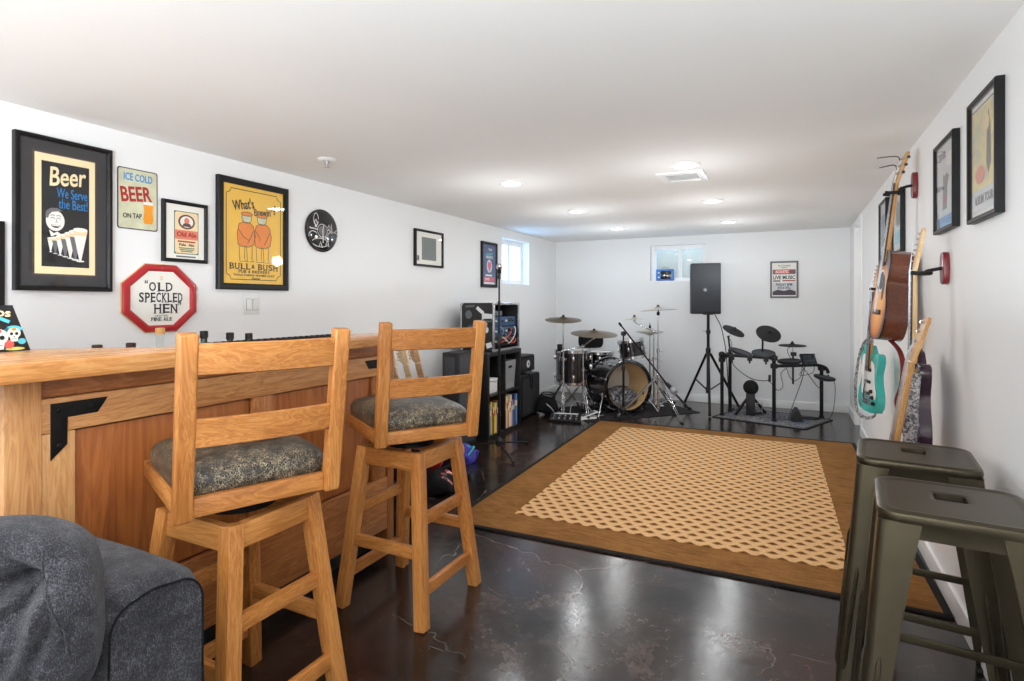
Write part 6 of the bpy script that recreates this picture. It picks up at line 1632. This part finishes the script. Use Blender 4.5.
# sound module
simple('module_face', rgb(48, 62, 72), .4, .1, var=.25, vscale=90)
M = Matrix.Translation(E(.165, 6.985, .625)) @ Matrix.Rotation(rad(28), 4, 'Z') @ Matrix.Rotation(rad(58), 4, 'X') @ Matrix.Scale(.74, 4)
m = MB().box((0, 0, 0), (.215, .150, .045), M=M, bev=.010, seg=3).obj('sound_module', 'black_plastic', t)
MB().box((0, -.005, .0235), (.195, .125, .003), M=M, bev=.001).obj('control_face', 'module_face', m); MB().box((-.045, .028, .0262), (.075, .034, .002), M=M).obj('display', 'black_gloss', m)
for k in range(8): MB().box((-.08 + .022 * k, -.035, .0262), (.013, .009, .004), M=M, bev=.001).obj('button', 'sticker_grey', m)
MB().lathe([(0, .016), (.014, .015), (.016, 0)], M @ Matrix.Translation((.055, .028, .025)), 18).obj('dial', 'black_plastic', m)
MB().box((0, .074, .006), (.222, .014, .050), M=M, bev=.005).obj('top_lip', 'black_plastic', m); arm((.12, 6.79, .578), (.15, 6.93, .60))
MB().box(E(-.205, 6.485, .455), (.026, .024, .075), bev=.008).obj('cable_box', 'black_plastic', t)
# harness of thin cables
def lead(pts, r=.0032, mat='black_rubber'): MB().tube(spline([E(*p) for p in pts], 7), r, 6).obj('cable', mat, t)
lead([(-.63, 6.80, .63), (-.55, 6.62, .54), (-.40, 6.55, .44), (-.27, 6.49, .425), (-.21, 6.475, .44)], .004)
lead([(-.20, 6.475, .42), (-.13, 6.46, .34), (-.08, 6.50, .38), (-.10, 6.56, .50), (-.05, 6.66, .55)])
lead([(-.05, 6.70, .56), (-.02, 6.78, .45), (.03, 6.84, .40), (.09, 6.84, .45), (.10, 6.85, .55)])
lead([(.13, 6.88, .56), (.10, 6.80, .42), (.04, 6.72, .24), (-.02, 6.66, .06), (-.03, 6.65, .012)], .0042)
lead([(.10, 6.86, .56), (.18, 6.84, .45), (.24, 6.86, .36), (.285, 6.90, .32)], .0035)
lead([(.14, 6.90, .56), (.08, 6.80, .47), (.20, 6.80, .50), (.22, 6.86, .57)])
lead([(.36, 6.87, .44), (.41, 6.93, .40), (.42, 6.96, .26), (.40, 6.92, .10), (.36, 6.88, .014), (.28, 6.84, .012)])
lead([(-.004, 6.90, .768), (-.04, 6.88, .73), (-.02, 6.88, .66), (.005, 6.90, .62)])
lead([(-.64, 6.81, .85), (-.60, 6.74, .80), (-.60, 6.66, .72)])
# mat under it
d = thing('drum_mat', 'small grey speckled carpet with a black edge under the electronic drum kit', 'mat', (-.19, 6.74, 0), rad(0))
pts = [(-.765, 6.475), (.115, 6.235), (.385, 6.865), (-.50, 7.18)]
def speckmat():
    q = NT('speckled_carpet'); v = q.coord('Object'); f = q.noise(v, 60, 4, .8)
    g = q.noise(v, 5, 2)
    c = q.ramp(f, [(.38, rgb(50, 50, 54)), (.5, rgb(110, 108, 110)), (.64, rgb(170, 168, 168))])
    c = q.mix(q.math('MULTIPLY', q.ramp(g, [(.5, (0, 0, 0, 1)), (.62, (1, 1, 1, 1))]), .55), c, rgb(58, 92, 122))
    MATS['speckled_carpet'] = q.bsdf(c, .95, 0, .1, f, .4, .003)
speckmat()
MB().prism([(x + .19, y - 6.74) for x, y in pts], .001, .0068, bev=.001).obj('mat_pile', 'speckled_carpet', d)
mb = MB(); n = 4
for i in range(4):
    a, b = V((*pts[i], 0)) - V((-.19, 6.74, 0)), V((*pts[(i + 1) % 4], 0)) - V((-.19, 6.74, 0)); mb.beam(a + V((0, 0, .0045)), b + V((0, 0, .0045)), .026, .007, bev=.001)
mb.obj('mat_edge', 'black_rubber', d)
# kick tower
k = thing('kick_drum_tower', 'black electronic kick tower with a round pad on top and splayed legs', 'drum pad', (-.405, 6.735, ZM))
MB().box((0, 0, .120), (.092, .070, .235), bev=.010).obj('tower', 'black_plastic', k)
M = Matrix.Translation((0, -.002, .306)) @ Matrix.Rotation(rad(-25), 4, 'Z') @ Matrix.Rotation(PI / 2, 4, 'X') @ Matrix.Scale(1.15, 4)
q = MB().lathe([(0, .040), (.045, .038), (.062, .026), (.070, .006), (.070, -.02), (.060, -.036), (0, -.042)], M, 36).obj('kick_pad', 'black_rubber', k)
MB().box((-.01, -.032, .318), (.050, .012, .016), bev=.003, rot=Matrix.Rotation(rad(-25), 4, 'Z')).obj('pad_badge', 'sticker_grey', q)
for s, yy in ((-1, -.125), (1, .14)): MB().beam((s * .03, .0, .19), (s * .145, yy, .012), .030, .016, bev=.004).obj('brace_leg', 'black_steel', k)
mb = MB(); mb.tube([(.055, .02, .13), (.110, .05, .13), (.115, .05, .012)], .006, 8); mb.obj('beater_frame', 'steel', k); MB().tube([(.06, .02, .012), (.06, .02, .13)], .005, 8).obj('beater_rod', 'steel', k)
MB().box((.07, .12, .018), (.07, .20, .010), rot=Matrix.Rotation(rad(-30), 4, 'Z') @ Matrix.Rotation(rad(-4), 4, 'X'), bev=.003).obj('foot_plate', 'black_steel', k)
# hi-hat pedal
h = thing('hi_hat_pedal', 'dark wedge shaped foot controller at the front of the speckled carpet', 'foot pedal', (.045, 6.66, ZM), rad(4))
MB().prism(smooth2([(-.048, .002), (.048, .002), (.046, .045), (.026, .105), (0, .116), (-.028, .102), (-.045, .045)], 4), -.10, .10, Matrix.Rotation(PI / 2, 4, 'X'), .006).obj('pedal_body', 'black_plastic', h)
MB().box((0, -.0, .119), (.035, .20, .006), bev=.002).obj('treadle', 'dark_fabric', h)
lead([(.09, 6.74, .02), (.16, 6.78, .014), (.22, 6.74, .014), (.27, 6.82, .014), (.16, 6.86, .014), (.10, 6.80, .014), (.18, 6.74, .018), (.26, 6.78, .018)], .004)

# ========================================================== loudspeaker
t = thing('speaker_stand', 'tall black tripod stand holding the loudspeaker by the end wall', 'speaker stand', (-.865, 6.86, 0))
MB().cyl((0, 0, .20), (0, 0, .72), .019, seg=16).obj('lower_pole', 'black_steel', t); MB().cyl((0, 0, .66), (0, 0, 1.117), .0165, seg=16).obj('upper_pole', 'black_steel', t)
MB().lathe([(.019, .66), (.028, .665), (.029, .715), (.017, .73)], seg=18).obj('collar', 'black_plastic', t); MB().tube([(0, -.02, .695), (-.01, -.065, .695)], .007, 8).obj('collar_knob', 'black_plastic', t)
MB().lathe([(.0165, .885), (.025, .89), (.026, .93), (.0165, .935)], seg=18).obj('height_collar', 'black_plastic', t); MB().tube([(-.02, -.01, .912), (-.055, -.02, .92)], .007, 8).obj('height_pin', 'steel', t)
MB().lathe([(.019, .20), (.027, .20), (.027, .27), (.019, .275)], seg=18).obj('sliding_hub', 'black_plastic', t)
for (dx, dy) in ((-.31, .30), (.02, -.12), (.285, .30)):
    d = V((dx, dy, 0)); u = d.normalized(); d = u * .44 if dy > 0 else u * .40
    l = MB().tube([u * .03 + V((0, 0, .655)), d + V((0, 0, .018))], .0145, 12).obj('leg', 'black_steel', t)
    MB().tube([d * .965 + V((0, 0, .034)), d * 1.01 + V((0, 0, .0165))], .0165, 12).obj('rubber_foot', 'black_rubber', l); MB().beam(u * .022 + V((0, 0, .235)), u * .03 + (d - u * .03) * .50 + V((0, 0, .335)), .022, .006, bev=.001).obj('brace', 'black_steel', l)
ang = rad(14)
t = thing('loudspeaker', 'large black loudspeaker box with a small round badge, up on a tripod', 'loudspeaker', (-.905, 6.842, 1.107), ang)
body = [(-.160, -.155), (.160, -.155), (.160, .02), (.095, .155), (-.095, .155), (-.160, .02)]
MB().prism(body, .012, .590, None, .012).obj('cabinet', 'black_plastic', t)
MB().prism([(-.152, -.004), (.152, -.004), (.152, .004), (-.152, .004)], .03, .572, Matrix.Translation((0, -.158, 0)), .003).obj('front_grille', 'speaker_grille', t)
b = MB().lathe([(0, .004), (.022, .0035), (.024, 0)], Matrix.Translation((-.01, -.1625, .285)) @ Matrix.Rotation(PI / 2, 4, 'X'), 24).obj('round_badge', 'sticker_grey', t)
MB().box((-.01, -.1668, .285), (.020, .002, .006), rot=Matrix.Rotation(rad(45), 4, 'Y')).obj('badge_mark', 'sticker_white', b)
for zz in (.565, .045):
    MB().box((.158, -.02, zz), (.026, .045, .030), bev=.008).obj('corner_bumper', 'black_rubber', t)
MB().tube(spline([(.155, .01, .20), (.172, .012, .22), (.172, .012, .36), (.155, .01, .38)], 5), .009, 8).obj('side_handle', 'black_rubber', t); MB().lathe([(.0175, .0125), (.062, .0125), (.060, .001), (.0175, .001), (.0175, .0125)], Matrix.Translation((.043, .008, 0)), 18).obj('pole_cup', 'black_plastic', t)
tag(MB().tube(spline([(-.83, 6.93, 1.20), (-.80, 6.97, 1.10), (-.74, 6.96, .98), (-.70, 6.93, .82), (-.675, 6.92, .66), (-.66, 6.93, .40), (-.65, 6.96, .12), (-.64, 7.0, .012), (-.60, 7.10, .010)], 7), .005, 7).obj('cable', 'black_rubber'), 'black cable dropping from the loudspeaker beside the electronic kit', 'cable')
# blue case on the window sill
t = thing('blue_case', 'small blue and black case standing on the end wall window sill', 'case', (-1.47, YB + .028, 1.5320))
simple('case_blue', rgb(30, 110, 190), .35, 0, var=.2, vscale=20, coat=.3)
MB().box((0, 0, .075), (.225, .050, .148), bev=.012, seg=3).obj('case_body', 'case_blue', t); MB().box((.015, -.0265, .075), (.13, .006, .105), bev=.003).obj('dark_front', 'black_gloss', t)
for zz in (.045, .105): MB().box((-.075, -.0265, zz), (.020, .006, .018), bev=.002).obj('catch', 'white_plastic', t)
MB().tube(spline([(-.04, 0, .148), (-.03, 0, .170), (.03, 0, .170), (.04, 0, .148)], 5), .006, 8).obj('carry_handle', 'silver_plastic', t)

# =================================================== guitars on the right wall
def hanger(label, y, z, reach, dz=0.):
    """wooden wall block with a padded yoke at x = XR - reach"""
    t = thing('guitar_hanger', label, 'guitar hanger', M=wallM('R', y, z, .0005))
    MB().prism(smooth2([(-.030, -.055), (.030, -.055), (.030, .055), (-.030, .055)], 4), 0, .022, None, .004).obj('wall_block', 'hanger_red', t)
    MB().tube(spline([(0, 0, .020), (0, -.005, reach * .45), (0, dz * .6, reach * .7), (0, dz, reach - .03)], 5), .0075, 10).obj('hanger_arm', 'black_steel', t)
    for s in (-1, 1): MB().tube(spline([(s * .004, dz, reach - .045), (s * .030, dz, reach - .030), (s * .034, dz, reach + .010), (s * .032, dz + .004, reach + .030)], 4), .0085, 10).obj('yoke_prong', 'black_rubber', t)
    return t
def strap(g, M, pts, r, mat, flat):
    Mi = M.inverted(); o = MB().tube([Mi @ p for p in spline(pts, 8)], r, 8, flat=flat).obj('strap', mat, g)
    return o
# acoustic (nearest the ceiling)
hanger('red block guitar hanger holding the acoustic guitar high on the wall', 3.604, 1.868, .115, -.035)
acd = (V((.495, 3.600, 1.80)) - V((.405, 3.60, 1.05))).normalized()
PM = pose((.398, 3.600, 1.055), acd, (-1, -.07, .1))
g = guitar('sunburst acoustic guitar with brown sides hanging highest on the wall', PM, 'acoustic', 'sunburst', 'neck_wood')
Mg = g.matrix_world
for k, (a, b) in enumerate((((.02, .955, .0), (-.075, .985, .03)), ((-.02, .915, .0), (-.09, .935, .01)))):
    MB().tube(spline([(a[0], a[1], a[2]), ((a[0] + b[0]) / 2, a[1] + .03, .01), (b[0], b[1], b[2] + .06)], 6), .0025, 6).obj('loose_string_end', 'black_steel', g)
strap(g, PM, [(.46, 3.56, 1.06), (.50, 3.50, 1.00), (.51, 3.46, .92), (.50, 3.44, .82), (.485, 3.46, .74), (.505, 3.44, .64), (.52, 3.42, .56)], .013, 'strap_red', .35)['label'] = 'dark red strap'
# teal electric
hanger('guitar hanger holding the teal electric guitar, hidden behind the acoustic guitar', 4.25, 1.365, .11, -.03)
PM = pose((.432, 4.25, .555), (.055, 0, 1), (-1, -.22, .06))
g = guitar('teal electric guitar with a white pickguard hanging lowest and farthest along the wall', PM, 'electric', 'teal_gloss', 'neck_wood')
strap(g, PM, [(.445, 4.10, 1.00), (.418, 4.06, 1.03), (.385, 4.10, .95), (.368, 4.16, .80), (.366, 4.20, .66), (.380, 4.22, .55), (.425, 4.22, .515), (.470, 4.19, .54), (.480, 4.16, .62)], .012, 'strap_pattern', .3)['label'] = 'black and white patterned strap'
# third guitar, nearer the stools
hanger('red block guitar hanger with a bent black arm over the metal stools', 2.948, 1.395, .105, -.02)
PM = pose((.468, 2.945, .620), (.012, 0, 1), (-1, .02, .02))
g = guitar('dark plum electric guitar with a pearl front hanging nearest the metal stools', PM, 'electric', 'purple_gloss', 'maple_wood', guard='pearl', pegs_dark=True)
strap(g, PM, [(.452, 2.80, .96), (.440, 2.78, .86), (.436, 2.80, .72), (.438, 2.83, .60), (.445, 2.90, .535)], .024, 'strap_pattern', .14)['label'] = 'patterned strap'
# bass leaning in front of it
g = guitar('brown necked bass guitar leaning on the wall behind the metal stools', pose((.272, 2.72, .02), (.160, 0, 1.0), (-1.0, -.12, .2)), 'electric', 'strap_tan', 'neck_wood', 'neck_wood', bass=True)
